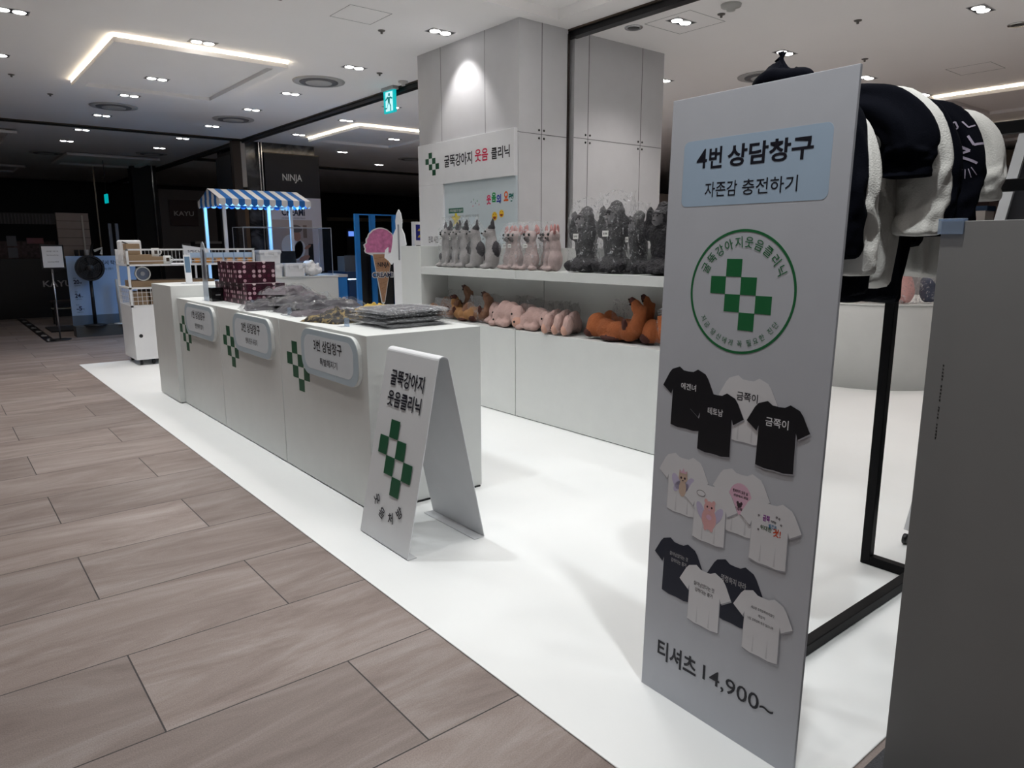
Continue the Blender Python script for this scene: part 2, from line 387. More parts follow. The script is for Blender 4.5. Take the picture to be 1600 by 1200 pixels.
def island(x0, x1, y0, y1, lit, label, ins=.12, depth=.1):
    t = thing('ceiling_tray', label, 'ceiling panel', (x0, y0, 3.33), 'dropped ceiling trays')
    z0, z1 = 3.325, 3.37; i = ins; zc = 3.368
    mb = MB(); O = [(x0, y0), (x1, y0), (x1, y1), (x0, y1)]; I = [(x0+i, y0+i), (x1-i, y0+i), (x1-i, y1-i), (x0+i, y1-i)]
    vs = [(a, b, z0) for a, b in O]+[(a, b, z0) for a, b in I]+[(a, b, zc) for a, b in I]+[(a, b, z1) for a, b in O]
    fs = []
    for k in range(4):
        j = (k+1) % 4; fs += [(k, k+4, j+4, j), (k+4, k+8, j+8, j+4), (k, j, j+12, k+12)]
    fs += [(8, 11, 10, 9), (12, 13, 14, 15)]
    mb.add(vs, fs); mb.build('panel', MATS['ceiling_paint'], t)
    MB().box((x0+.15, y0+.15, z1), (x1-.15, y1-.15, 3.4)).build('hanger', MATS['ceiling_paint'], t)
    if lit:
        s = MB(); r = .02
        s.box((x0-.0, y0+r, z1), (x0+r, y1-r, z1+.012)).box((x1-r, y0+r, z1), (x1, y1-r, z1+.012)).box((x0, y0, z1), (x1, y0+r, z1+.012)).box((x0, y1-r, z1), (x1, y1, z1+.012))
        s.build('led_strip', LED, t)
island(1.63, 3.31, 7.92, 10.4, 1, 'square ceiling tray edged with warm light nearest the counter')
island(5.78, 7.5, 11.1, 13.1, 1, 'square ceiling tray edged with warm light left of the tall column')
island(10.8, 12.6, 2.2, 4.35, 1, 'square ceiling tray edged with warm light above the clothes rack, nearer one')
island(10.6, 12.6, 5.4, 7.0, 1, 'warm-lit ceiling tray seen between the column and the tall sign')
island(14.0, 16.0, 2.8, 5.2, 1, 'square ceiling tray edged with warm light above the clothes rack, farther one')
island(-.2, 1.5, 15.2, 17.0, 0, 'unlit grey ceiling tray at the far left edge')
island(2.6, 4.4, 18.0, 20.3, 0, 'unlit ceiling tray over the dark shops, right one')
island(.3, 2.2, 21.5, 23.2, 0, 'unlit ceiling tray farthest back over the dark shops')
# ---------------------------------------------------------------- ceiling fittings
def downlight(x, y):
    t = thing('ceiling_downlight', 'twin square-framed recessed downlight, lit, one of the grid in the ceiling', 'ceiling light', (x, y, CEIL), 'twin downlights in the ceiling grid')
    F = (Vector((x, y, CEIL)), Vector((1, 0, 0)), Vector((0, -1, 0)), Vector((0, 0, -1)))
    mb = MB(); mb.frame(F, [(-.13, -.07), (.13, -.07), (.13, .07), (-.13, .07)], 0, .003); mb.build('frame', mat('light_frame', (.35, .35, .36), .5), t)
    b = MB(); b.frame(F, [(-.12, -.06), (.12, -.06), (.12, .06), (-.12, .06)], .003, .004); b.build('reflector', BLACK, t)
    for s in (-1, 1):
        MB().lathe((x+s*.058, y, CEIL-.012), [(.03, 0), (.046, .004), (.05, .0085)], 16).build('lamp', LAMP, t)
    return t
d0 = downlight(2.38, 9.54); d0.location.z = 3.367
pts = []
for x in GX:
    for y in GY:
        if (x, y) == (2.38, 9.54): continue
        if x == 2.38 and y > 12 and False: continue
        if 4.3 < x < 6.3 and 5.2 < y < 6.9: continue
        if x < 4.5 and 2.5 < x and y < 5: continue
        pts.append((x, y))
for x, y in ((12.0, 4.5), (.83, 18.2), (7.3, 18.0)): pts.append((x, y))
for x, y in pts:
    if 5.7 < x < 7.6 and 11 < y < 13.2: continue
    dup(d0, (x, y, CEIL))
dup(d0, (7.0, 12.1, 3.367)); dup(d0, (2.38, 16.32, CEIL))
def vent(x, y, label):
    t = thing('ceiling_diffuser', label, 'air vent', (x, y, CEIL), 'round ceiling air diffusers')
    for nm, pr in (('outer_ring', [(.31, -.001), (.305, -.012), (.27, -.012)]), ('middle_ring', [(.235, -.001), (.225, -.022), (.2, -.022)]), ('centre_dish', [(.17, -.002), (.15, -.03), (.05, -.036)])):
        m = MB().lathe((x, y, CEIL), pr, 40); m.build(nm, mat('vent_grey', (.42, .42, .42), .6) if nm != 'middle_ring' else mat('vent_dark', (.14, .14, .15), .6), t)
    return t
v0 = vent(3.98, 8.63, 'round ceiling air diffuser nearest the exit sign')
for x, y, l in ((2.37, 11.93, 'round ceiling air diffuser beyond the lit tray'), (4.05, 11.95, 'round ceiling air diffuser right of the lit tray, in front of the dark column'), (7.98, 5.12, 'round ceiling air diffuser right of the grey columns behind the tall sign'), (4.1, 17.4, 'round ceiling diffuser over the dark shop area'), (2.3, 18.6, 'round ceiling diffuser at far left over the dark shops'), (9.0, 14.8, 'round ceiling diffuser far behind the exit sign')):
    dup(v0, (x, y, CEIL), label=l)
def sprinkler(x, y, r, label):
    o = MB().lathe((x, y, CEIL), [(r, 0), (r*.95, -.02), (r*.45, -.028), (r*.4, -.05), (r*.1, -.055)], 16).build('smoke_detector', mat('detector_white', (.55, .55, .53), .5)); tag(o, label, 'smoke detector', 'small round ceiling detectors')
sprinkler(4.78, 8.0, .06, 'round ceiling detector beside the exit sign')
sprinkler(5.45, 3.85, .085, 'round ceiling detector above the grey columns')
for i, (x, y) in enumerate([(1.9, 6.1), (3.55, 6.3), (4.35, 7.8), (3.3, 9.0), (5.6, 4.05), (1.05, 10.5), (1.55, 11.5), (6.7, 3.4), (8.1, 4.0), (10.5, 4.9)]):
    o = MB().lathe((x, y, CEIL), [(.035, 0), (.03, -.008), (.012, -.01), (.01, -.03)], 12).build('sprinkler', mat('sprinkler_metal', (.12, .11, .1), .4)); tag(o, 'tiny dark ceiling sprinkler head between the lights', 'sprinkler', 'ceiling sprinkler heads')
for x, y in ((5.3, 4.78), (7.95, 2.55), (11.2, 5.3)):
    t = thing('round_downlight', {5.3: 'small round chrome downlight close to the second column', 7.95: 'round downlight at the right edge of the ceiling', 11.2: 'small dark round downlight above the clothes rack'}[x], 'ceiling light', (x, y, CEIL))
    MB().lathe((x, y, CEIL), [(.085, 0), (.08, -.01), (.06, -.01)], 24).build('ring', CHROME, t); MB().lathe((x, y, CEIL-.011), [(.055, 0), (.05, -.003)], 20).build('reflector', mat('dark_reflector', (.1, .1, .1), .2, .8), t)
for (x, y, s, l) in ((2.99, 5.81, .39, 'square access hatch in the ceiling, left of the coffer'), (5.3, 4.15, .5, 'access hatch in the ceiling over the second column'), (9.3, 3.2, .45, 'access hatch in the ceiling over the clothes rack')):
    m = MB(); F = (Vector((x, y, CEIL)), Vector((1, 0, 0)), Vector((0, 1, 0)), Vector((0, 0, -1)))
    w_ = .004; m.box((x, y, CEIL-.001), (x+s, y+w_, CEIL)).box((x, y+s, CEIL-.001), (x+s, y+s+w_, CEIL)).box((x, y, CEIL-.001), (x+w_, y+s, CEIL)).box((x+s, y, CEIL-.001), (x+s+w_, y+s, CEIL))
    tag(m.build('access_hatch', SEAM), l, 'hatch')
# ---------------------------------------------------------------- exit sign
def exit_sign():
    t = thing('exit_sign', 'teal running-man exit sign hanging from the ceiling left of the column', 'exit sign', (4.82, 8.4, CEIL))
    x, y = 4.82, 8.4; M = MB().box((x-.04, y-.15, 3.36), (x+.04, y+.15, 3.4)); M.build('mount', mat('mount_grey', (.4, .4, .4), .5), t)
    c = Vector((x, y, 3.235)); U = Vector((.05, -1, 0)).normalized(); Nn = U.cross(Vector((0, 0, 1))); F = (c, U, Vector((0, 0, 1)), Nn)
    MB().frame(F, [(-.125, -.14), (.125, -.14), (.125, .125), (-.125, .125)], -.015, .015).build('case', emis('exit_teal', (.0, .45, .48), .8), t)
    m = MB(); m.frame(F, [(-.075, -.12), (.085, -.12), (.085, .11), (-.075, .11)], .015, .017); m.build('door_symbol', emis('exit_pale', (.45, .8, .85), 1.0), t)
    m = MB(); m.ring(F, (.01, .075), 0.001, .02, .017, .019, 20)
    for p in ([(-.03, .05), (.03, .045), (.02, -.02), (-.02, -.02)], [(-.03, .06), (-.08, .02), (-.07, .005), (-.02, .035)], [(.03, .055), (.085, .03), (.08, .015), (.025, .03)],
              [(-.02, -.015), (-.005, -.02), (-.05, -.075), (-.1, -.075), (-.1, -.09), (-.045, -.092)], [(.0, -.02), (.02, -.02), (.05, -.06), (.045, -.12), (.025, -.12), (.028, -.065)]):
        m.frame(F, p, .017, .019)
    m.build('running_figure', emis('exit_dark_teal', (.0, .22, .22), .5), t)
exit_sign()
# ---------------------------------------------------------------- columns
def columns():
    m = MB().box((4.29, 5.2, 0), (4.88, 6.88, CEIL)); o = m.build('column', PANEL); tag(o, 'grey panelled column behind the back shelves, with the big sign on it', 'column', kind='structure')
    s = MB()
    for y in (5.7, 6.44): s.box((4.2895, y, 1.2), (4.291, y+.006, CEIL))
    s.box((4.2895, 5.2, 2.45), (4.291, 6.88, 2.456)); s.box((4.555, 5.1985, 0), (4.561, 5.2, CEIL)); s.box((4.29, 5.1985, 2.445), (4.88, 5.2, 2.45))
    s.build('panel_seam', SEAM, o)
    b = MB()
    for dx in (-.03, .03):
        for dz in (-.035, .035): b.lathe((4.558+dx, 5.2, 2.447+dz), [(.011, -.0), (.009, -.004)], 10, axis='Y')
    b.build('fixing', BLACK, o)
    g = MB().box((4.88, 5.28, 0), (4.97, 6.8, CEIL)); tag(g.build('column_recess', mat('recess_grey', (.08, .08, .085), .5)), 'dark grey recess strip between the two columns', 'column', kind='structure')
    tag(MB().box((4.872, 5.19, 0), (4.893, 5.27, 3.36)).build('shutter_guide', mat('guide_dark', (.03, .02, .018), .4, .5)), 'dark bronze shutter guide running up between the columns', 'shutter guide')
    m = MB().box((4.965, 5.2, 0), (6.25, 6.88, CEIL)); o = m.build('column', PANEL); tag(o, 'second grey panelled column, behind the gorilla toys', 'column', kind='structure')
    s = MB()
    for x in (5.15, 5.91): s.box((x, 5.1985, 0), (x+.006, 5.2, CEIL))
    s.box((4.965, 5.1985, 2.455), (6.25, 5.2, 2.46)); s.build('panel_seam', SEAM, o)
    b = MB()
    for cx in (5.153, 5.913):
        for dx in (-.03, .03):
            for dz in (-.035, .035): b.lathe((cx+dx, 5.2, 2.458+dz), [(.011, 0), (.009, -.004)], 10, axis='Y')
    b.build('fixing', BLACK, o)
columns()
def cross(mb, F, u, v, cw, ch, d=.0007, dd=0, mi=0):
    """checkered cross emblem; u,v is its lower-left corner, cw x ch one cell"""
    for c, r in ((1, 4), (0, 3), (2, 3), (1, 2), (3, 2), (2, 1)):
        a = u+c*cw; b = v+(r-1)*ch; mb.frame(F, [(a, b), (a+cw, b), (a+cw, b+ch), (a, b+ch)], 0, d, mi)
def column_sign():
    t = thing('column_sign', 'white sign board on the column with green checkered cross and clinic name', 'sign', (4.28, 5.22, 0))
    F = FX(4.25, 6.85, 0)   # u = 6.85 - y
    m = MB(); p = .045
    m.box((4.25, 5.22, 2.07), (4.289, 6.85, 2.485)); m.box((4.25, 6.385, 0), (4.289, 6.85, 2.07)); m.build('board', OFFW, t, bevel=.003)
    MB().box((4.27, 5.22, 0), (4.289, 6.385, 2.07)).build('poster', mat('poster_blue_white', (.58, .66, .7), .35), t)
    e = MB(); cross(e, F, .145, 2.165, .064, .058); e.build('emblem', GREEN, t)
    MB().text('굴뚝강아지', F, (.50, 2.225, .985, 2.345), .0008, .02).build('lettering', INK, t)
    MB().text('웃음', F, (1.03, 2.235, 1.24, 2.35), .0008, .02).build('crimson_lettering', CRIM, t)
    MB().text('클리닉', F, (1.29, 2.235, 1.565, 2.345), .0008, .02).build('lettering', INK, t)
    MB().text('진료 시간', F, (.17, 1.475, .36, 1.545), .0008, .012).build('hours_lettering', INK, t)
    G = FX(4.27, 6.385, 0)
    cols = [mat('ink_pink', (.7, .05, .15), .5), mat('ink_green', (.02, .3, .08), .5), mat('ink_blue', (.03, .06, .4), .5), mat('ink_orange', (.75, .12, .02), .5), mat('ink_teal', (.0, .12, .1), .5)]
    for i, (ch, u) in enumerate((('웃', .72), ('음', .80), ('의', .875), ('요', .985), ('령', 1.06))):
        MB().text(ch, G, (u, 1.83+.02*(i % 2), u+.07, 1.92+.02*(i % 2)), .0008, .04).build('coloured_letter', cols[i], t)
    for u, v, r in ((.845, 1.72, .04), (.95, 1.74, .035)):
        f = MB().ring(G, (u, v), .0005, r, 0, .001, 24).build('laughing_face', mat('emoji_yellow', (.8, .5, .03), .5), t)
        q = MB(); q.ring(G, (u, v-.004), .0005, r*.6, .001, .0014, 14, a0=PI, a1=2*PI); q.frame(G, [(u-r*.6, v+.012), (u-r*.15, v+.018), (u-r*.6, v+.02)], .001, .0014); q.frame(G, [(u+r*.6, v+.012), (u+r*.15, v+.018), (u+r*.6, v+.02)], .001, .0014)
        q.build('mouth', mat('emoji_dark', (.25, .03, .01), .5), f)
    st = MB(); S = [(.2+(.09 if k % 2 == 0 else .04)*math.cos(PI/2+k*PI/5), 1.71+(.09 if k % 2 == 0 else .04)*math.sin(PI/2+k*PI/5)) for k in range(10)]
    st.frame(G, S, 0, .0006); st.build('star', mat('star_yellow', (.75, .6, .02), .5), t)
    for v in (1.77, 1.585):
        gb = MB().frame(G, [(.07, v), (.33, v), (.33, v+.05), (.07, v+.05)], 0, .001).build('heading_bar', mat('bar_green', (.01, .12, .08), .5), t)
        MB().text('1. 억지로 웃음을 짓기 연습하기', G, (.08, v+.01, .32, v+.04), .0014, .02).build('heading_text', WHITE, gb)
    GI = mat('small_print', (.25, .28, .3), .6)
    MB().text('웃음 근육 풀기 · 소리내어 짧은 운동을 매일 거울보며 한다', G, (.07, 1.725, .6, 1.748), .0014, .0).build('small_print', GI, t)
    MB().text('한번 크게 웃으며 얼굴을 펴보기', G, (.07, 1.68, .33, 1.703), .0014, .0).build('small_print', GI, t)
    c = MB()
    for k, (u, v) in enumerate(((.46, 1.86), (.5, 1.88), (.49, 1.82), (.53, 1.845), (.56, 1.865), (.59, 1.83))): c.frame(G, [(u, v), (u+.012, v+.004), (u+.01, v+.02)], 0, .001, k % 3)
    c.build('confetti', [NAVY, cols[1], cols[0]], t)
column_sign()
# ---------------------------------------------------------------- the front counter
TOP = .985
def counter_unit(y0, y1, label, num, sub, eu, ez0, pu):
    t = thing('reception_counter', label, 'counter', (1.75, y0, 0), 'white counter units in a row')
    MB().box((1.75, y0+.006, .014), (2.49, y1-.006, TOP-.0)).build('body', WHITE, t, bevel=.003)
    MB().box((1.765, y0, .006), (2.475, y1, .014)).build('plinth', BLACK, t)
    F = FX(1.75, 0, 0)
    e = MB(); cross(e, F, -eu, ez0, .085, .077); e.build('emblem', GREEN, t)
    a, b = pu; z0, z1 = (.69, .968)
    pl = MB().frame(F, rrect(-a, z0, -b, z1, .105, 10), .0, .022).build('number_plate', WHITE, t, bevel=.002)
    MB().frame(F, rrect(-a+.004, z0+.004, -b-.004, z1-.004, .1, 10), .0225, .0235).build('plate_border', PLATEB, pl)
    MB().frame(F, rrect(-a+.05, z0+.04, -b-.06, z1-.035, .075, 10), .0236, .0242).build('plate_face', PLATE, pl)
    c = -(a+b)/2
    MB().text(num, F, (c-.185, .845, c+.185, .915), .0252, .014).build('number_lettering', INK, pl)
    MB().text(sub, F, (c-.11, .765, c+.12, .808), .0252, .008).build('name_lettering', INK, pl)
    return t
counter_unit(3.37, 4.587, 'white counter unit with window number 3 plate, nearest the easel sign', '3번 상담창구', '특별해지기', 4.472, .552, (4.185, 3.43))
counter_unit(4.587, 5.85, 'white counter unit with window number 2 plate, middle of the row', '2번 상담창구', '반려 친구 사귀기', 5.755, .54, (5.44, 4.67))
counter_unit(5.85, 7.02, 'white counter unit with window number 1 plate, beside the taller block', '1번 상담창구', '반전매력 찾기', 6.99, .526, (6.71, 5.89))
t = thing('counter_block', 'tall white block closing the far end of the counter row', 'counter', (1.7, 7.02, 0))
MB().box((1.705, 7.022, .014), (2.49, 7.72, 1.092)).build('body', WHITE, t, bevel=.003)
MB().box((1.72, 7.03, .006), (2.47, 7.7, .014)).build('plinth', BLACK, t)
# ---------------------------------------------------------------- folded easel sign
def a_board():
    t = thing('easel_sign', 'white bent-metal folded easel sign with green checkered cross in front of the counter', 'sign', (1.8, 2.97, 0))
    prof = [(1.632, .009), (1.583, .009)]
    a = Vector((1.583, .012)); b = Vector((1.777, .93)); c = Vector((1.835, .93)); d = Vector((2.03, .012))
    path = [(1.632, .0075), (1.588, .0075), (1.583, .012)]
    for i in range(9):
        t_ = PI*.93-(PI*.86)*i/8; path.append((1.806+.029*math.cos(t_)*1.02, .925+.022*math.sin(t_)))
    path += [(2.03, .012), (2.026, .0075), (1.968, .0075)]
    th = .004; n = len(path); y0, y1 = 2.735, 3.205; ring = []
    for i, (x, z) in enumerate(path):
        p0 = Vector(path[max(0, i-1)]); p1 = Vector(path[min(n-1, i+1)]); q = (p1-p0).normalized(); ring.append((x+q.y*th, z-q.x*th if False else z+(-q.x)*th))
    mb = MB(); vs = []
    for (x, z), (x2, z2) in zip(path, ring): vs += [(x, y0, z), (x, y1, z), (x2, y1, max(z2, .0065)), (x2, y0, max(z2, .0065))]
    fs = []
    for i in range(n-1):
        for k in range(4): fs.append((i*4+k, i*4+(k+1) % 4, (i+1)*4+(k+1) % 4, (i+1)*4+k))
    fs += [(0, 1, 2, 3), tuple((n-1)*4+k for k in (3, 2, 1, 0))]
    mb.add(vs, fs); mb.build('bent_sheet', mat('easel_white', (.66, .67, .69), .45, .1), t)
    V = Vector((1.7787-1.583, 0, .93-.012)); L_ = V.length; V.normalize(); U = Vector((0, -1, 0)); Nn = U.cross(V)
    F = (Vector((1.583, 3.205, .012))+Nn*.0045, U, V, Nn); w_ = .47
    MB().text('굴뚝강아지', F, (.08, .772, .39, .852), .0008, .02).build('lettering', INK, t)
    MB().text('웃음클리닉', F, (.08, .668, .39, .748), .0008, .02).build('lettering', INK, t)
    e = MB(); cross(e, F, .066, .246, .083, .0905, .0008); e.build('emblem', GREEN, t)
    for k, ch in enumerate('웃음처방'):
        a = math.radians(212+110*k/3); MB().arc(ch+' ', F, (.24, .27), .135, a, a, .055, .0008, .02, up=False).build('curved_letter', INK, t)
a_board()
# ---------------------------------------------------------------- the tall price sign
def tall_sign():
    a = Vector((1.706, 1.422, .006)); U = Vector((1.686-1.706, .863-1.422, 0)); U.normalize(); V = Vector((1.767-1.706, 0, 1.857)); V = (V-U*V.dot(U)).normalized(); V = (V+U*-.0057).normalized()
    Nn = U.cross(V); F = (a, U, V, Nn); W, H = .5594, 1.858
    t = thing('sign_board', 'tall white sign board for window 4 with printed t-shirts and price', 'sign', (1.7, 1.15, 0))
    MB().frame(F, [(0, 0), (W, 0), (W, H), (0, H)], -.01, 0).build('board', SIGNW, t, bevel=.001)
    MB().frame(F, rrect(.052, 1.553, .508, 1.736, .018), 0, .0005).build('blue_heading', mat('heading_blue', (.40, .52, .66), .5), t)
    MB().text('4', F, (.1, 1.658, .136, 1.711), .001, .008).build('heading_figure', INK, t); MB().text('번', F, (.143, 1.655, .187, 1.713), .001, .024).build('heading_lettering', INK, t); MB().text('상담창구', F, (.205, 1.655, .46, 1.713), .001, .024).build('heading_lettering', INK, t)
    MB().text('자존감', F, (.135, 1.577, .243, 1.618), .001, .004).build('subheading_lettering', INK, t); MB().text('충전하기', F, (.259, 1.577, .424, 1.618), .001, .004).build('subheading_lettering', INK, t)
    c = (.277, 1.316); MB().ring(F, c, .1635, .1705, 0, .0006, 96).build('emblem_ring', GREENB, t)
    MB().arc('굴뚝강아지웃음클리닉', F, c, .136, math.radians(152), math.radians(27), .03, .0008, .006, wx=.95).build('ring_lettering', GREENB, t)
    MB().arc('지금 당신에게 꼭 필요한 진단', F, c, .142, math.radians(214), math.radians(325), .018, .0008, .003, up=False, wx=.95).build('ring_lettering', GREENB, t)
    e = MB(); cross(e, F, .177, 1.212, .05, .0485, .0006); e.build('emblem', GREENB, t)
    # printed shirts
    half = [(.0, .083), (.018, .084), (.034, .0935), (.062, .083), (.072, .071), (.095, .029), (.0615, .006), (.056, .022), (.0575, -.088), (.03, -.093), (0, -.0915)]
    def shirt(cx, cy, m_, d, tilt=0):
        P = [(-x, y) for x, y in half[1:-1]]+[(0, -.0915)]+[(x, y) for x, y in reversed(half[1:-1])]+[(0, .083)]
        sh = [(cx+x+.003, cy+y-.003) for x, y in P]; pts = [(cx+x, cy+y) for x, y in P]
        MB().frame(F, sh, d, d+.0001).build('printed_drop_shadow', mat('print_drop_shadow', (.36, .36, .40), .6), t)  # grey drop shadow drawn into the print, offset behind each shirt
        s = MB().frame(F, pts, d, d+.0002).build('printed_shirt', m_, t)
        if m_ is SH_W:
            pf_ = mat('print_fold', (.60, .60, .63), .6)
            for k in (-.025, .02): MB().frame(F, [(cx+k, cy-.088), (cx+k+.0035, cy-.03), (cx+k+.006, cy-.088)], d+.0002, d+.00025).build('printed_fold', pf_, s)
            MB().frame(F, [(cx-.056, cy+.02), (cx-.0545, cy+.0), (cx-.0555, cy-.08), (cx-.0575, cy-.088)], d+.0002, d+.00025).build('printed_fold', pf_, s)
        return s
    SH_K = mat('print_black', (.006, .006, .01), .5); SH_N = mat('print_navy', (.008, .012, .03), .5); SH_W = mat('print_white', (.72, .72, .75), .5)
    def put(cx, cy, m_, d, lines, col):
        s = shirt(cx, cy, m_, d)
        for (txt, u0, v0, u1, v1, b) in lines: MB().text(txt, F, (cx+u0, cy+v0, cx+u1, cy+v1), d+.0005, b).build('shirt_lettering', col, s)
        return s
    G1, G2, G3 = mat('print_grey', (.75, .75, .78), .5), INK, INK
    put(.325, .993, SH_W, .0004, [('금쪽이', -.034, .024, .034, .049, .012)], INK)
    put(.118, .990, SH_K, .0007, [('에겐녀', -.025, .027, .031, .047, .01)], G1)
    put(.225, .936, SH_K, .0014, [('테토남', -.028, .023, .025, .044, .01)], G1)
    put(.425, .937, SH_K, .0021, [('금쪽이', -.036, .026, .033, .051, .014)], G1)
    s1 = put(.121, .722, SH_W, .0004, [], INK); s2 = put(.327, .724, SH_W, .0007, [], INK)
    s3 = put(.227, .664, SH_W, .0014, [], INK); s4 = put(.427, .666, SH_W, .0021, [], INK)
    def el(mb, cx, cy, a, b, d, mi=0, r=0):
        P = [(cx+a*math.cos(k*PI/10)*math.cos(r)-b*math.sin(k*PI/10)*math.sin(r), cy+a*math.cos(k*PI/10)*math.sin(r)+b*math.sin(k*PI/10)*math.cos(r)) for k in range(20)]; mb.frame(F, P, d, d+.0001, mi)
    PK, WN, DK, CR, LV = mat('print_pink', (.75, .42, .42), .6), mat('print_wing', (.55, .5, .68), .6), mat('print_dark', (.05, .03, .04), .6), mat('print_cream', (.6, .45, .36), .6), mat('print_rose', (.72, .45, .58), .6)
    # kitten with wings
    m = MB(); u, v = .122, .733; D = .0008
    for s_ in (-1, 1): el(m, u+s_*.026, v-.005, .014, .026, D, 0, -s_*.5); el(m, u+s_*.022, v-.02, .01, .02, D, 0, s_*.5)
    el(m, u, v-.022, .014, .026, D+.0002, 1); el(m, u, v+.012, .017, .015, D+.0004, 1)
    for s_ in (-1, 1): m.frame(F, [(u+s_*.006, v+.022), (u+s_*.016, v+.018), (u+s_*.015, v+.036)], D+.0004, D+.0005, 1); el(m, u+s_*.007, v+.011, .0034, .0038, D+.0006, 2)
    el(m, u, v+.003, .003, .002, D+.0006, 2); m.frame(F, [(u-.012, v+.026), (u+.012, v+.026), (u+.014, v+.036), (u+.006, v+.03), (u, v+.042), (u-.006, v+.03), (u-.014, v+.036)], D+.0006, D+.0007, 3)
    m.build('kitten_print', [WN, CR, DK, LV], s1)
    # hamster with wings
    m = MB(); u, v = .227, .664; D = .0018
    for s_ in (-1, 1): el(m, u+s_*.03, v-.002, .013, .03, D, 0, -s_*.5)
    el(m, u, v-.018, .026, .034, D+.0002, 1); el(m, u, v+.015, .02, .021, D+.0003, 1)
    for s_ in (-1, 1): el(m, u+s_*.014, v+.034, .006, .007, D+.0004, 1); el(m, u+s_*.008, v+.018, .0028, .0032, D+.0006, 2); el(m, u+s_*.011, v-.048, .006, .008, D+.0004, 1)
    el(m, u, v+.01, .004, .003, D+.0006, 3); el(m, u, v-.013, .01, .008, D+.0006, 3); el(m, u-.034, v+.052, .016, .0095, D+.0002, 2); el(m, u-.034, v+.052, .0145, .008, D+.0004, 4)
    m.build('hamster_print', [WN, PK, DK, LV, SH_W], s3)
    m = MB(); u, v = .327, .742; D = .0011; el(m, u, v-.006, .038, .046, D, 0); m.build('round_print', LV, s2)
    m = MB(); m.text('행복하지 않은 날', F, (u-.025, v+.01, u+.025, v+.02), D+.0003, .02); m.text('세상에서 제일', F, (u-.022, v-.002, u+.026, v+.006), D+.0003, .02); m.text('소중해', F, (u-.015, v-.04, u+.01, v-.03), D+.0003, .02)
    for s_ in (-1, 1): el(m, u+s_*.006, v-.018, .004, .005, D+.0003)
    el(m, u, v-.024, .008, .007, D+.0002); m.build('round_print_lettering', DK, s2)
    u, v = .427, .689; D = .0026
    for txt, b, c_ in (('금쪽', (-.022, .008, .0, .026), mat('ink_purple', (.25, .03, .3), .5)), ('이라는', (.003, .01, .02, .018), INK), ('발견은', (-.002, -.006, .022, .006), mat('ink_sky', (.03, .2, .4), .5)), ('위대한', (-.028, -.018, .008, -.004), mat('ink_olive', (.1, .16, .1), .5)), ('것!', (.012, -.026, .036, -.002), mat('ink_red', (.6, .08, .03), .5))):
        MB().text(txt, F, (u+b[0], v+b[1], u+b[2], v+b[3]), D, .03).build('coloured_lettering', c_, s4)
    h = MB()
    for k, (a_, b_) in enumerate(((-.035, .02), (.028, .028), (.035, .012), (-.033, -.02), (.02, .03))): h.ring(F, (u+a_, v+b_), .0015, .0028, D, D+.0002, 10)
    h.build('tiny_hearts', DK, s4)
    put(.122, .448, SH_N, .0007, [('살아남았다는 것', -.034, .038, .038, .051, .004), ('강하다는 증거', -.027, .018, .033, .031, .004)], mat('print_grey2', (.5, .5, .52), .5))
    put(.328, .45, SH_N, .0004, [('명령하지 마라', -.044, .026, .041, .046, .004)], mat('print_grey2', (.5, .5, .52), .5))
    put(.228, .396, SH_W, .0014, [('살아남았다는 것', -.04, .029, .036, .043, .008), ('강하다는 증거', -.034, .010, .031, .023, .008)], INK)
    put(.427, .394, SH_W, .0021, [('세상은 호락호락하지않다', -.036, .040, .038, .049, .006), ('게임이', -.012, .022, .010, .031, .006), ('나도 호락호락 하지 않으니까', -.044, .004, .038, .013, .006)], INK)
    MB().text('티셔츠', F, (.062, .123, .218, .19), .001, .024).build('price_lettering', INK, t); MB().text('14,900~', F, (.243, .13, .486, .186), .001, .006).build('price_figures', INK, t)
tall_sign()
# ---------------------------------------------------------------- dark board at the right, seen from behind
def back_board():
    t = thing('display_board', 'dark grey upright board cutting off the right edge of the picture', 'board', (1.85, .4, 0))
    x = 1.853; F = FX(x, .70, .005)
    MB().frame(F, [(0, 0), (.62, 0), (.62, 1.497), (0, 1.497)], -.01, 0).build('board', GREYP, t, bevel=.001)
    m = MB(); m.text('상담창구 안내판 · 뒷면', F, (.0, 0, .11, .007), .0004, .002); 
    e = MB(); R = random.Random(3)
    for k in range(22):
        v = 1.16-.0085*k
        if k in (5, 11, 16): continue
        e.frame(F, [(.036+R.random()*.001, v), (.038+R.random()*.002, v), (.039, v+.006*R.random()+.001), (.036, v+.005)], 0, .0005)
    e.build('small_side_print', mat('side_print', (.03, .03, .03), .5), t)
    c = thing('corner_clip', 'clear acrylic clip on the top corner of the dark grey board', 'clip', (x, .69, 1.5))
    m = MB(); m.box((x-.006, .652, 1.473), (x-.0015, .706, 1.506)); m.box((x-.006, .652, 1.5035), (x+.018, .706, 1.508)); m.box((x+.0115, .652, 1.473), (x+.016, .706, 1.506)); m.build('clip_body', FROST, c, bevel=.001)
back_board()
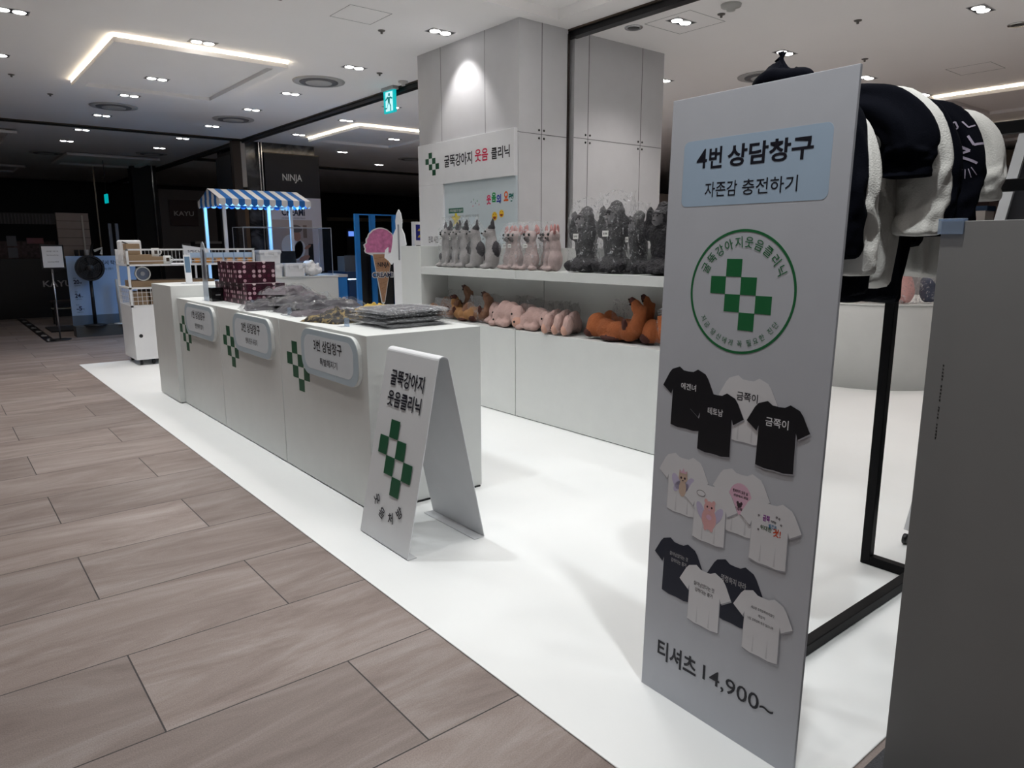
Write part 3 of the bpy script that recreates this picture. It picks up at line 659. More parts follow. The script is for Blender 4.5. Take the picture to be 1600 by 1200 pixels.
# ================================================================ back display shelves
def shelf_unit(y0, y1, label, end):
    t = thing('display_shelf', label, 'shelf', (3.8, y0, 0), 'white display shelf units')
    MB().box((3.8, y0+.002, .012), (4.2, y1-.002, .748)).build('base_cabinet', WHITE, t, bevel=.002)
    MB().box((3.81, y0+.01, .006), (4.19, y1-.01, .012)).build('plinth', BLACK, t)
    MB().box((3.8, y0+.001, 1.172), (4.12, y1-.001, 1.243)).build('shelf_board', WHITE, t, bevel=.002)
    MB().box((4.12, y0+.001, .748), (4.2, y1-.001, 1.425)).build('back_panel', WHITE, t, bevel=.002)
    if end: MB().box((3.8, y1, .006), (4.2, y1+.37, 1.443)).build('end_panel', WHITE, t, bevel=.003)
shelf_unit(4.66, 6.13, 'left white display shelf unit with wide end panel, behind the counter', 1)
shelf_unit(2.55, 4.655, 'right white display shelf unit running behind the tall sign', 0)
def cutout():
    x = 3.84; F = FX(x, 0, 0)
    P = [(6.71, 0), (6.73, 1.28), (6.78, 1.25), (6.84, 1.29), (6.92, 1.32), (6.9, 1.4), (6.84, 1.43), (6.85, 1.36), (6.78, 1.37), (6.745, 1.46), (6.725, 1.55), (6.66, 1.62), (6.665, 1.7), (6.64, 1.77), (6.6, 1.81), (6.56, 1.77), (6.54, 1.7), (6.55, 1.62), (6.5, 1.56), (6.47, 1.46), (6.51, 1.4), (6.51, 0)]
    t = thing('standing_cutout', 'blank white cut-out board seen from behind, beside the left shelf unit', 'cut-out board', (x, 6.6, 0))
    MB().frame(F, [(-y, z) for y, z in reversed(P)][::-1], -.012, 0).build('board', OFFW, t)
    MB().frame(F, [(-6.605, 1.3), (-6.59, 1.3), (-6.59, 1.66), (-6.605, 1.66)], 0, .012).build('brace', mat('brace_grey', (.3, .3, .33), .5), t)
cutout()
# ---------------------------------------------------------------- plush toys
DG = mat('plush_grey', (.33, .315, .315), .9, bump=.4, bscale=90); DK_ = mat('plush_charcoal', (.045, .042, .048), .9, var=.3, bump=.4, bscale=90)
PKB = mat('plush_pale_pink', (.42, .335, .325), .9, var=.22, scale=14, bump=.4, bscale=80); PKE = mat('plush_ear_pink', (.42, .19, .18), .9)
GOR = mat('plush_gorilla', (.012, .011, .015), .6, var=.7, scale=26, bump=.9, bscale=60); GORF = mat('plush_gorilla_face', (.13, .125, .135), .5, var=.5, scale=30)
ORN = mat('plush_orange', (.30, .085, .025), .85, var=.4, scale=7, bump=.4, bscale=60); ORD = mat('plush_dark_brown', (.055, .014, .01), .8)
SEA = mat('plush_skin_pink', (.50, .34, .31), .85, var=.14, scale=9, bump=.5, bscale=35); SND = mat('plush_tan', (.55, .32, .25), .85)
EYE = mat('plush_eye', (.004, .004, .004), .15); TAGM = mat('price_tag', (.7, .7, .68), .5)
BRO = mat('plush_brown', (.20, .10, .06), .85, var=.4, scale=9, bump=.4)
def bagmesh(w_, d_, h, seed, flare=1.0, top=.06):
    """crumpled film bag round a toy standing on z=0, flat mouth flaring out at the top"""
    rings = []; n = 36; R = random.Random(seed); levels = [0, .03, .12, .25, .4, .55, .7, .82, .9, .95, 1.0, 1.05, 1.1]
    for li, lv in enumerate(levels):
        z = h*lv; k = 1 if lv < .8 else max(.12, 1-(lv-.8)*3.6); kw = 1 if lv < .9 else 1+(lv-.9)*flare*.5
        if li == 0: k = .92
        r = []
        for i in range(n):
            a = 2*PI*i/n; ca, sa = math.cos(a), math.sin(a); e = .5
            x = math.copysign(abs(ca)**e, ca)*d_/2*k; y = math.copysign(abs(sa)**e, sa)*w_/2*kw
            nz = noise.noise(Vector((x*14+seed*7, y*14, z*9)))*.014+noise.noise(Vector((x*40+seed*7, y*40, z*30)))*.006
            zz = z+(noise.noise(Vector((y*16, seed*3.3, lv)))*.03*h/.4 if lv > .93 else 0)
            r.append(Vector((x*(1+nz*3)+nz*.6*math.copysign(1, ca), y+nz*math.copysign(1, sa), max(0, zz))))
        rings.append(r)
    return MB().loft(rings, cap=False)
def shiftmb(mb, loc): mb.v = [v+Vector(loc) for v in mb.v]; return mb
def eyes(t, pts, r, name='eye'):
    o = ORG[t.name]
    for p in pts: MB().ell(o+Vector(p), (r, r, r), n=10, m=8).build(name, EYE, t)
def W(t, l):
    o = ORG[t.name]; return [(o+Vector(e[0]),)+tuple(e[1:]) for e in l]
def price_tag(t, p, s=.022, rot=0):
    o = ORG[t.name]+Vector(p); F = (o, Vector((0, -1, 0)), Vector((0, 0, 1)), Vector((-1, 0, 0)))
    a = MB().frame(F, [(-s, -s*.7), (s, -s*.7), (s, s*.7), (-s, s*.7)], 0, .001).build('price_tag', TAGM, t)
    MB().text('8,900', F, (-s*.7, -s*.35, s*.7, s*.25), .0014, .02).build('tag_print', INK, a)
def bulldog(loc, label, bag, seed):
    t = thing('bulldog_plush', label, 'plush toy', loc, 'grey bulldog plush toys')
    E_ = [((0, 0, .11), (.065, .08, .115), 0), ((-.01, 0, .21), (.055, .066, .12), 0), ((-.02, -.01, .315), (.05, .056, .055), 0), ((-.065, -.012, .30), (.03, .034, .026), 0),
          ((0, .04, .385), (.014, .024, .05), 1, .25, 'X'), ((0, -.055, .395), (.014, .026, .055), 1, -.35, 'X'), ((-.045, .045, .07), (.027, .026, .075), 0), ((-.045, -.045, .07), (.027, .026, .075), 0),
          ((-.075, .05, .02), (.045, .03, .022), 0), ((-.075, -.05, .02), (.045, .03, .022), 0), ((.03, -.05, .17), (.045, .045, .07), 1), ((-.05, .045, .10), (.028, .03, .04), 1), ((.01, .06, .06), (.05, .03, .05), 1), ((-.01, -.04, .36), (.035, .03, .025), 1), ((-.035, .05, .33), (.02, .015, .03), 1)]
    blob('body', W(t, E_), [DG, DK_], t, .011)
    eyes(t, [(-.068, .03, .325), (-.068, -.05, .325)], .008); eyes(t, [(-.096, -.012, .308)], .009, 'nose')
    if bag: shiftmb(bagmesh(.19, .15, .43, seed), loc).build('plastic_bag', BAG, t); price_tag(t, (-.085, .0, .27), .02)
    return t
def chihuahua(loc, label, bag, seed):
    t = thing('chihuahua_plush', label, 'plush toy', loc, 'pink chihuahua plush toys')
    E_ = [((0, 0, .09), (.055, .075, .095), 0), ((-.005, 0, .18), (.046, .055, .09), 0), ((-.015, 0, .275), (.048, .06, .05), 0), ((-.06, 0, .255), (.026, .028, .022), 1),
          ((0, .065, .33), (.012, .03, .05), 2, .45, 'X'), ((0, -.065, .33), (.012, .03, .05), 2, -.45, 'X'), ((-.04, .035, .07), (.022, .02, .075), 0), ((-.04, -.035, .07), (.022, .02, .075), 0),
          ((-.06, .045, .018), (.038, .024, .02), 0), ((-.06, -.045, .018), (.038, .024, .02), 0), ((-.06, .08, .02), (.045, .02, .018), 0), ((-.06, -.08, .02), (.045, .02, .018), 0)]
    blob('body', W(t, E_), [PKB, mat('plush_muzzle', (.10, .085, .085), .9), PKE], t, .011)
    eyes(t, [(-.06, .028, .29), (-.06, -.028, .29)], .012); eyes(t, [(-.088, 0, .262)], .008, 'nose')
    if bag: shiftmb(bagmesh(.21, .14, .36, seed), loc).build('plastic_bag', BAG, t); price_tag(t, (-.075, .0, .2), .022)
    return t
def gorilla(loc, label, bag, seed, k=1.0):
    t = thing('gorilla_plush', label, 'plush toy', loc, 'black gorilla plush toys')
    E_ = [((0, 0, .06), (.10, .15, .065), 0), ((.0, 0, .2), (.075, .10, .15), 0), ((-.02, .0, .29), (.065, .125, .07), 0), ((-.03, .11, .31), (.04, .042, .08), 0), ((-.03, -.11, .31), (.04, .042, .08), 0),
          ((-.045, .085, .39), (.03, .028, .075), 0), ((-.045, -.085, .39), (.03, .028, .075), 0), ((-.02, 0, .40), (.065, .062, .065), 0), ((.0, 0, .455), (.05, .05, .04), 0),
          ((-.07, 0, .385), (.026, .042, .05), 1), ((-.088, 0, .36), (.022, .03, .024), 1), ((-.08, 0, .415), (.02, .045, .012), 0), ((-.06, .1, .05), (.07, .05, .045), 0), ((-.06, -.1, .05), (.07, .05, .045), 0), ((-.09, .03, .03), (.04, .03, .025), 0), ((-.09, -.03, .03), (.04, .03, .025), 0),
          ((-.05, .035, .26), (.035, .04, .04), 0), ((-.05, -.035, .26), (.035, .04, .04), 0)]
    blob('body', W(t, E_), [GOR, GORF], t, .012, 1, .006, 35, seed)
    eyes(t, [(-.094, .016, .398), (-.094, -.016, .398)], .006); eyes(t, [(-.108, .007, .366), (-.108, -.007, .366)], .004, 'nostril')
    if bag: shiftmb(bagmesh(.3, .2, .5, seed, 1.6), loc).build('plastic_bag', BAG, t); price_tag(t, (-.115, .0, .27), .028)
    return t
SZ = 1.2435
bd = bulldog((3.95, 5.86, SZ), 'bagged grey bulldog plush at the left end of the upper shelf', 1, 1)
dup(bd, (3.96, 5.70, SZ), -.3, 'bagged grey bulldog plush, second from the left on the upper shelf')
dup(bd, (3.95, 5.56, SZ), -.45, 'bagged grey bulldog plush, third from the left on the upper shelf')
dup(bd, (3.98, 5.43, SZ), -.6, 'bagged grey bulldog plush, rightmost of the four bagged ones')
o = bulldog((3.95, 5.16, SZ), 'unwrapped grey bulldog plush with one tall dark ear turned to the right', 0, 5); o.rotation_euler = (.0, 0, -.55)
ch = chihuahua((3.98, 4.93, SZ), 'bagged pink chihuahua plush, leftmost, partly hidden by its neighbour', 1, 3)
dup(ch, (3.93, 4.80, SZ), 0, 'bagged pink chihuahua plush in the middle, facing out')
dup(ch, (3.93, 4.60, SZ), .1, 'bagged pink chihuahua plush at the front right of the three')
dup(ch, (4.03, 4.50, SZ), -.4, 'bagged pink chihuahua plush tucked behind, ear showing at the right')
o = chihuahua((3.93, 4.30, SZ), 'unwrapped chihuahua plush turned to the left with pink ears', 0, 5); o.rotation_euler = (0, 0, -.95)
g0 = gorilla((3.96, 3.99, SZ), 'bagged black gorilla plush, the left one on the upper shelf', 1, 2)
dup(g0, (3.95, 3.68, SZ), .05, 'bagged black gorilla plush at the right, with loose film beside it', scale=(1, 1, 1.06))
dup(g0, (4.0, 3.50, SZ), -.25, 'bagged black gorilla plush leaning behind the others', scale=(.9, .7, .9))
gorilla((3.93, 3.22, SZ), 'unwrapped black gorilla plush holding its head, beside the tall sign', 0, 4)
LZ = .7485
def seal(loc, label, bag, seed):
    t = thing('piglet_plush', label, 'plush toy', loc, 'pale pink crouching plush toys')
    E_ = [((0, .13, .075), (.07, .075, .075), 0), ((0, .055, .115), (.07, .09, .09), 0), ((0, -.03, .115), (.07, .085, .085), 0), ((-.02, -.13, .095), (.07, .075, .085), 0), ((-.06, -.165, .05), (.05, .05, .045), 1),
          ((-.05, .17, .025), (.05, .04, .03), 0), ((-.06, -.0, .03), (.045, .05, .03), 0), ((-.03, -.09, .16), (.02, .03, .02), 0), ((-.05, .07, .03), (.04, .06, .03), 0)]
    blob('body', W(t, E_), [SEA, SND], t, .011, 2, .004, 16, seed)
    eyes(t, [(-.085, -.12, .115)], .009); eyes(t, [(-.108, -.175, .06)], .009, 'nose')
    if bag: shiftmb(bagmesh(.34, .1, .24, seed, .4), loc).build('plastic_bag', BAG2, t)
    return t
o = seal((3.91, 4.86, LZ), 'unwrapped pale pink crouching plush with a wrinkled face on the lower shelf', 0, 1); o.scale = (1, 1.06, 1.12)
sl = seal((3.98, 5.16, LZ), 'bagged pale pink plush left of the unwrapped pink one', 1, 2)
sl.rotation_euler = (0, 0, -.2)
dup(sl, (3.92, 4.50, LZ), .12, 'bagged pale pink plush in a cloudy bag right of the unwrapped one', scale=(1, .95, .98))
dup(sl, (3.93, 4.30, LZ), -1.15, 'second bagged pink plush standing edge-on in the row of four', scale=(.6, .8, .95))
dup(sl, (3.94, 4.20, LZ), -1.1, 'third bagged pink plush standing edge-on in the row of four', scale=(.6, .8, .96))
dup(sl, (3.95, 4.11, LZ), -1.05, 'last bagged pink plush in the row of four, next to the brown dog', scale=(.6, .8, .93))
dup(sl, (4.06, 4.78, LZ), 0, 'bagged pink plush lying behind the unwrapped pink one', scale=(.8, 1, 1.0))
def dachs(loc, label, bag, seed, m1=None, m2=None):
    t = thing('dachshund_plush', label, 'plush toy', loc, 'brown dachshund plush toys')
    E_ = [((0, .25, .125), (.085, .10, .11), 0), ((0, .13, .10), (.08, .11, .09), 0), ((0, .0, .095), (.08, .12, .085), 0), ((0, -.13, .10), (.08, .10, .09), 0), ((0, -.22, .17), (.065, .065, .1), 0), ((-.01, -.245, .26), (.055, .055, .075), 0),
          ((-.03, -.22, .325), (.045, .04, .05), 0), ((-.045, -.19, .36), (.03, .03, .035), 1), ((-.05, -.215, .30), (.025, .022, .03), 0), ((-.075, -.14, .17), (.022, .028, .055), 1), ((-.02, .30, .06), (.07, .06, .05), 1), ((-.05, .05, .03), (.05, .1, .025), 1), ((0, -.285, .3), (.02, .02, .03), 0)]
    blob('body', W(t, E_), [m1 or ORN, m2 or ORD], t, .012, 2, .006, 12, seed)
    eyes(t, [(-.075, -.2, .335)], .01); eyes(t, [(-.075, -.185, .375)], .008, 'nose')
    if bag: shiftmb(bagmesh(.42, .14, .3, seed, .4), loc).build('plastic_bag', BAG, t)
    return t
o = dachshund = dachs((3.92, 3.60, LZ), 'unwrapped orange-brown dachshund plush curled with its head raised', 0, 2)
o.scale = (1, .86, .86)
db = dachs((4.06, 3.62, LZ), 'bagged brown dachshund plush behind the unwrapped orange one', 1, 3)
db.scale = (.6, .8, .9)
dup(db, (4.02, 3.12, LZ), .3, 'bagged reddish dachshund plush at the right end of the lower shelf', scale=(.8, .8, .8))
dup(db, (3.90, 2.95, LZ), PI+.2, 'bagged reddish plush lying in front, cut off by the tall sign', scale=(.8, .8, .7))
dk = dachs((3.93, 5.56, LZ), 'unwrapped tan plush peeking out behind the bagged garment stack', 0, 4, mat('plush_tan_brown', (.30, .15, .06), .85, var=.2), ORD)
dk.scale = (1, -.6, .62)
bb = dachs((3.95, 5.36, LZ), 'bagged brown plush left of the pink plush toys on the lower shelf', 1, 5, BRO, ORD); bb.scale = (.9, .65, .75)
dup(bb, (4.04, 5.83, LZ), 0, 'bagged brown plush at the left end of the lower shelf', scale=(.8, .8, .85))
dup(bb, (3.9, 5.86, LZ), .1, 'bagged brown plush lowest at the left end, in front of another', scale=(.6, .7, .6))
# loose film beside the gorillas
def film():
    vs = []; n = 14
    for i in range(n):
        for j in range(n):
            u = i/(n-1); v = j/(n-1); y = 3.62-.22*u+.02*noise.noise(Vector((u*5, v*5, 1))); z = SZ+.3+.24*v+.03*noise.noise(Vector((u*6, v*4, 2))); x = 3.98+.04*noise.noise(Vector((u*7, v*7, 3)))
            vs.append((x, y, z))
    fs = [(i*n+j, (i+1)*n+j, (i+1)*n+j+1, i*n+j+1) for i in range(n-1) for j in range(n-1)]
    o = MB().add(vs, fs, 0, True)
    return o
# ---------------------------------------------------------------- things on the counter
CT = .9855
def pouch(name, loc, w_, l_, h, rz, seed, m_in, label, group, film_m=BAG2, noisek=.8, cat='bagged garment'):
    t = thing(name, label, cat, loc, group)
    def shell(grow, nz, s2, hh, thin=0):
        n = 30; mb = MB(); vs = []; top = []; bot = []
        for i in range(n+1):
            for j in range(n+1):
                u = -1+2*i/n; v = -1+2*j/n; e = max(0, (1-abs(u)**5)*(1-abs(v)**5))**.45
                x = u*w_/2*grow*(1+.05*noise.noise(Vector((v*2, seed, 0)))); y = v*l_/2*grow*(1+.05*noise.noise(Vector((u*2, seed, 5))))
                p = Vector((x*9, y*9, seed*4.7+s2)); f = noise.noise(p)*.55+noise.noise(p*2.3)*.3+noise.noise(p*5)*.12
                z1 = hh*e*(.62+nz*f)+.001; z1 = max(z1, .0015)
                top.append((x, y, z1)); bot.append((x, y, 0.0005))
        vs = top+bot; N_ = (n+1)**2
        for i in range(n):
            for j in range(n):
                a = i*(n+1)+j; q = (a, a+n+1, a+n+2, a+1); mb_f.append(q); mb_f.append(tuple(N_+k for k in reversed(q)))
        for i in range(n):
            for a, b in ((i, i+1), ((i+1)*(n+1)+n, i*(n+1)+n)): pass
            mb_f.append((i*(n+1), (i+1)*(n+1), N_+(i+1)*(n+1), N_+i*(n+1))); mb_f.append((N_+i*(n+1)+n, N_+(i+1)*(n+1)+n, (i+1)*(n+1)+n, i*(n+1)+n))
            mb_f.append((N_+i, N_+i+1, i+1, i)); mb_f.append((n*(n+1)+i, n*(n+1)+i+1, N_+n*(n+1)+i+1, N_+n*(n+1)+i))
        mb.add(vs, mb_f, 0, True); return mb
    mb_f = []; a = shell(.84, .75*noisek, 0, h*.92); shiftmb(a, loc); a.build('folded_garment', m_in, t)
    mb_f = []; b = shell(1.0, .95*noisek, 0, h*1.06); shiftmb(b, loc); b.v = [v+Vector((0, 0, .001)) for v in b.v]; b.build('plastic_bag', film_m, t)
    t.rotation_euler = (0, 0, rz)
    return t
FAB1 = mat('bagged_fabric_grey', (.03, .026, .034), .8, var=.7, scale=9); FAB2 = mat('bagged_fabric_black', (.010, .010, .014), .7, var=.5); FAB3 = mat('bagged_fabric_mauve', (.07, .055, .066), .8, var=.6, scale=12)
BAG3 = plastic_bag_mat('glossy_film', .08, .8, .53, 26, .6)
pl_ = [((2.13, 5.62, CT), .52, .30, .06, .5, 1, FAB1, 'bagged grey garment at the left end of the heap, beside the gift boxes'), ((1.99, 5.30, CT), .5, .32, .055, -.25, 2, FAB1, 'bagged garment at the front left of the heap, loose film hanging forward'),
       ((2.12, 4.98, CT), .55, .30, .05, .1, 3, FAB1, 'bagged garment low in the middle of the heap'), ((2.1, 4.66, CT), .56, .27, .045, -.12, 4, FAB3, 'bagged mauve garment at the right end of the heap, on the counter'),
       ((2.2, 5.36, CT+.05), .52, .3, .06, .2, 5, FAB3, 'bagged mauve garment on top at the back of the heap'), ((2.13, 5.1, CT+.04), .5, .3, .055, -.3, 6, FAB1, 'bagged garment in the second layer near the middle of the heap'),
       ((2.2, 4.8, CT+.035), .54, .28, .05, .05, 7, FAB1, 'bagged garment in the second layer at the right of the heap'), ((2.15, 5.45, CT+.10), .46, .28, .055, .7, 8, FAB3, 'topmost bagged garment of the heap, with a rounded back')]
for a in pl_: pouch('bagged_garment', a[0], a[1]*.95, a[2]*.9, a[3]*1.35, a[4], a[5], a[6], a[7], 'bagged garments heaped on the counter', BAG2, 1.1)
GOLD = mat('gold_cloth', (.40, .26, .03), .6, var=.25, scale=20, bump=.5)
def camo():
    m, nt, b = new_mat('black_gold_print'); N = nt.nodes.new; L = nt.links.new
    tc = N('ShaderNodeTexCoord'); n = N('ShaderNodeTexNoise'); n.inputs['Scale'].default_value = 24; n.inputs['Detail'].default_value = 4; n.inputs['Distortion'].default_value = 1
    L(tc.outputs['Object'], n.inputs['Vector']); cr = N('ShaderNodeValToRGB'); e = cr.color_ramp.elements
    e[0].position = .50; e[0].color = (.008, .007, .008, 1); e[1].position = .62; e[1].color = (.20, .14, .05, 1)
    L(n.outputs['Fac'], cr.inputs[0]); L(cr.outputs[0], b.inputs['Base Color']); b.inputs['Roughness'].default_value = .75
    return m
CAMO = camo()
def crumple(name, loc, w_, l_, h, rz, seed, m_, label, cat, piece='cloth'):
    t = thing(name, label, cat, loc); n = 40; vs = []; fs = []
    for i in range(n+1):
        for j in range(n+1):
            u = -1+2*i/n; v = -1+2*j/n; e = max(0, (1-abs(u)**3)*(1-abs(v)**3))**.5; p = Vector((u*2.4+seed, v*2.4, seed)); f = abs(noise.noise(p))*.9+abs(noise.noise(p*2.2))*.5
            vs.append((u*w_/2*(1+.12*noise.noise(Vector((v*2, seed, 1)))), v*l_/2*(1+.12*noise.noise(Vector((u*2, seed, 2)))), max(.001, h*e*(.45+f*.8))))
    N_ = len(vs); vs += [(x, y, .0005) for x, y, z in vs]
    for i in range(n):
        for j in range(n):
            a = i*(n+1)+j; q = (a, a+n+1, a+n+2, a+1); fs += [q, tuple(N_+k for k in reversed(q))]
        fs += [(i*(n+1), (i+1)*(n+1), N_+(i+1)*(n+1), N_+i*(n+1))[::-1], (i*(n+1)+n, (i+1)*(n+1)+n, N_+(i+1)*(n+1)+n, N_+i*(n+1)+n), (i, i+1, N_+i+1, N_+i), (n*(n+1)+i, n*(n+1)+i+1, N_+n*(n+1)+i+1, N_+n*(n+1)+i)[::-1]]
    mb = MB().add(vs, fs, 0, True); shiftmb(mb, loc).build(piece, m_, t); t.rotation_euler = (0, 0, rz); return t
crumple('folded_scarf', (2.02, 4.2, CT), .4, .34, .075, .3, 3.3, CAMO, 'crumpled black and gold patterned garment between the heap and the stack', 'garment')
crumple('yellow_cloth', (2.22, 4.16, CT+.06), .2, .16, .04, .5, 6.1, GOLD, 'mustard yellow cloth lying on the black and gold garment', 'cloth')
# stack of flat packs
R = random.Random(11)
for k in range(13):
    z = CT+.0078*k*1.0; dk_ = k < 9
    x = 2.19+R.uniform(-.02, .02)+.002*k; y = 3.76+R.uniform(-.02, .02)+.003*k
    names = ['bottom', 'second', 'third', 'fourth', 'fifth', 'sixth', 'seventh', 'eighth', 'ninth', 'tenth', 'eleventh', 'twelfth', 'topmost']
    pouch('flat_pack', (x, y, z), .43+R.uniform(-.02, .03), .40+R.uniform(-.02, .02), .011 if k < 7 else .015, R.uniform(-.07, .07)+.02, 20+k, FAB2 if dk_ else FAB1, ('%s flat film-wrapped garment of the stack at the counter end, counted from below' % names[k]) if k < 12 else 'topmost flat film-wrapped garment of the stack at the counter end',
          'flat packed garments stacked at the counter end', BAG3 if k > 4 else BAG, .5)
# gift boxes
def heart_mat():
    m, nt, b = new_mat('heart_wrap'); N = nt.nodes.new; L = nt.links.new
    tc = N('ShaderNodeTexCoord'); ge = N('ShaderNodeNewGeometry')
    sep = N('ShaderNodeSeparateXYZ'); L(tc.outputs['Object'], sep.inputs[0])
    ad = N('ShaderNodeMath'); L(sep.outputs['X'], ad.inputs[0]); L(sep.outputs['Y'], ad.inputs[1])
    def cell(inp, s):
        a = N('ShaderNodeMath'); a.operation = 'MULTIPLY'; a.inputs[1].default_value = s; L(inp, a.inputs[0])
        f = N('ShaderNodeMath'); f.operation = 'FRACT'; L(a.outputs[0], f.inputs[0]); q = N('ShaderNodeMath'); q.operation = 'SUBTRACT'; q.inputs[1].default_value = .5; L(f.outputs[0], q.inputs[0])
        fl = N('ShaderNodeMath'); fl.operation = 'FLOOR'; L(a.outputs[0], fl.inputs[0]); return q.outputs[0], fl.outputs[0]
    u, fu = cell(ad.outputs[0], 27); v, fv = cell(sep.outputs['Z'], 27)
    cb = N('ShaderNodeCombineXYZ'); L(u, cb.inputs[0]); L(v, cb.inputs[1]); le = N('ShaderNodeVectorMath'); le.operation = 'LENGTH'; L(cb.outputs[0], le.inputs[0])
    cc = N('ShaderNodeCombineXYZ'); L(fu, cc.inputs[0]); L(fv, cc.inputs[1]); wn = N('ShaderNodeTexWhiteNoise'); L(cc.outputs[0], wn.inputs[0])
    cr = N('ShaderNodeValToRGB'); cr.color_ramp.interpolation = 'CONSTANT'; e = cr.color_ramp.elements; e[0].color = (.012, .003, .007, 1); e[0].position = 0
    e[1].position = .35; e[1].color = (.08, .006, .03, 1)
    for p, c in ((.6, (.5, .3, .36, 1)), (.8, (.5, .36, .40, 1)), (.9, (.62, .52, .54, 1))): x = cr.color_ramp.elements.new(p); x.color = c
    L(wn.outputs[0], cr.inputs[0])
    lt = N('ShaderNodeMath'); lt.operation = 'LESS_THAN'; lt.inputs[1].default_value = .36; L(le.outputs['Value'], lt.inputs[0])
    g1 = N('ShaderNodeMath'); g1.operation = 'GREATER_THAN'; g1.inputs[1].default_value = .24; L(le.outputs['Value'], g1.inputs[0])
    hollow = N('ShaderNodeMath'); hollow.operation = 'GREATER_THAN'; hollow.inputs[1].default_value = .5; L(wn.outputs[1], hollow.inputs[0]) if False else L(wn.outputs[0], hollow.inputs[0])
    mx2 = N('ShaderNodeMath'); mx2.operation = 'MAXIMUM'; L(g1.outputs[0], mx2.inputs[0]); L(hollow.outputs[0], mx2.inputs[1])
    mu = N('ShaderNodeMath'); mu.operation = 'MULTIPLY'; L(lt.outputs[0], mu.inputs[0]); L(mx2.outputs[0], mu.inputs[1])
    mx = N('ShaderNodeMix'); mx.data_type = 'RGBA'; mx.inputs[6].default_value = (.032, .003, .012, 1); L(mu.outputs[0], mx.inputs[0]); L(cr.outputs[0], mx.inputs[7]); L(mx.outputs[2], b.inputs['Base Color']); b.inputs['Roughness'].default_value = .4
    return m
HEART = heart_mat()
def gbox(x, y, z, label):
    t = thing('gift_box', label, 'gift box', (x, y, z), 'maroon heart-patterned gift boxes')
    MB().box((x-.0765, y-.0765, z), (x+.0765, y+.0765, z+.15)).build('box_base', HEART, t, bevel=.002)
    MB().box((x-.078, y-.078, z+.135), (x+.078, y+.078, z+.168)).build('lid', HEART, t, bevel=.002); return t
g = gbox(2.03, 5.82, CT, 'maroon heart-patterned gift box, near front corner of the lower tier')
LB = {(0, 1): 'second from the near end of the lower tier, counter-front side', (0, 2): 'third from the near end of the lower tier, counter-front side', (0, 3): 'fourth from the near end of the lower tier, counter-front side', (0, 4): 'farthest of the lower tier, counter-front side',
      (1, 0): 'near right corner of the lower tier, behind the heap', (1, 1): 'second in the back row of the lower tier', (1, 2): 'third in the back row of the lower tier'}
for (i, j), l in LB.items(): dup(g, (2.03+.158*i, 5.82+.158*j, CT), label='maroon heart-patterned gift box, '+l)
for i, j, l in ((0, 0, 'near left box of the upper tier'), (1, 0, 'near right box of the upper tier, its hearts facing the camera'), (0, 1, 'middle box of the upper tier'), (0, 2, 'farthest box of the upper tier')):
    dup(g, (2.0+.158*i, 5.93+.158*j, CT+.1685), label='maroon heart-patterned gift box, '+l)
# black cube, acrylic stand, phone stand, price tags
t = thing('black_cup_box', 'small glossy black box on the counter beside the upright clear stand', 'box', (1.9, 6.38, CT))
MB().box((1.86, 6.33, CT), (1.955, 6.42, CT+.115)).build('box', mat('glossy_black', (.006, .006, .007), .12), t, bevel=.004)
MB().frame(FY(6.33, 0, 0), [(1.89, CT+.05), (1.93, CT+.05), (1.93, CT+.06), (1.89, CT+.06)], 0, .001).build('label_strip', mat('strip_grey', (.2, .2, .2), .5), t)
t = thing('acrylic_stand', 'tall narrow clear acrylic stand with leaf-shaped top on the counter', 'stand', (1.86, 6.5, CT))
MB().box((1.84, 6.44, CT), (1.92, 6.56, CT+.004)).build('foot', ACRYL, t)
F = (Vector((1.86, 6.57, CT)), Vector((.1, -.99, 0)), Vector((0, 0, 1)), Vector((-.99, -.1, 0)))
MB().frame(F, [(.02, 0), (.12, 0), (.12, .3), (.13, .4), (.1, .48), (.07, .5), (.04, .48), (.01, .4), (.02, .3)], 0, .006).build('panel', glass_mat('frosted_acrylic', (.75, .8, .86), .4, (.6, .63, .66, 1)), t)
MB().frame(F, [(.05, .2), (.09, .18), (.1, .42), (.06, .44)], .006, .0065).build('printed_mark', mat('mark_grey', (.08, .08, .1), .5), t)
t = thing('menu_stand', 'small white upright info stand on the tall block', 'stand', (1.955, 7.35, 1.0925))
MB().box((1.9, 7.3, 1.0925), (2.06, 7.42, 1.0985)).build('foot', ACRYL, t)
MB().frame(FY(7.35, 1.93, 1.0985), [(0, 0), (.06, 0), (.055, .265), (-.005, .265)], -.008, 0).build('card', OFFW, t)
MB().frame(FY(7.3495, 1.93, 1.0985), [(.006, .1), (.052, .1), (.05, .25), (.002, .25)], 0, .0015).build('screen_print', mat('screen_print', (.12, .2, .3), .4), t)
for x, y, l in ((1.87, 4.74, 'tiny clear price stand in front of the garment heap'), (1.86, 3.86, 'tiny clear price stand in front of the black and gold garment'), (1.93, 5.62, 'tiny clear price stand at the left of the heap')):
    t = thing('price_stand', l, 'price stand', (x, y, CT)); MB().box((x-.03, y-.03, CT), (x+.02, y+.03, CT+.002)).build('foot', ACRYL, t); MB().box((x+.018, y-.03, CT), (x+.021, y+.03, CT+.05)).build('upright', FROST, t)
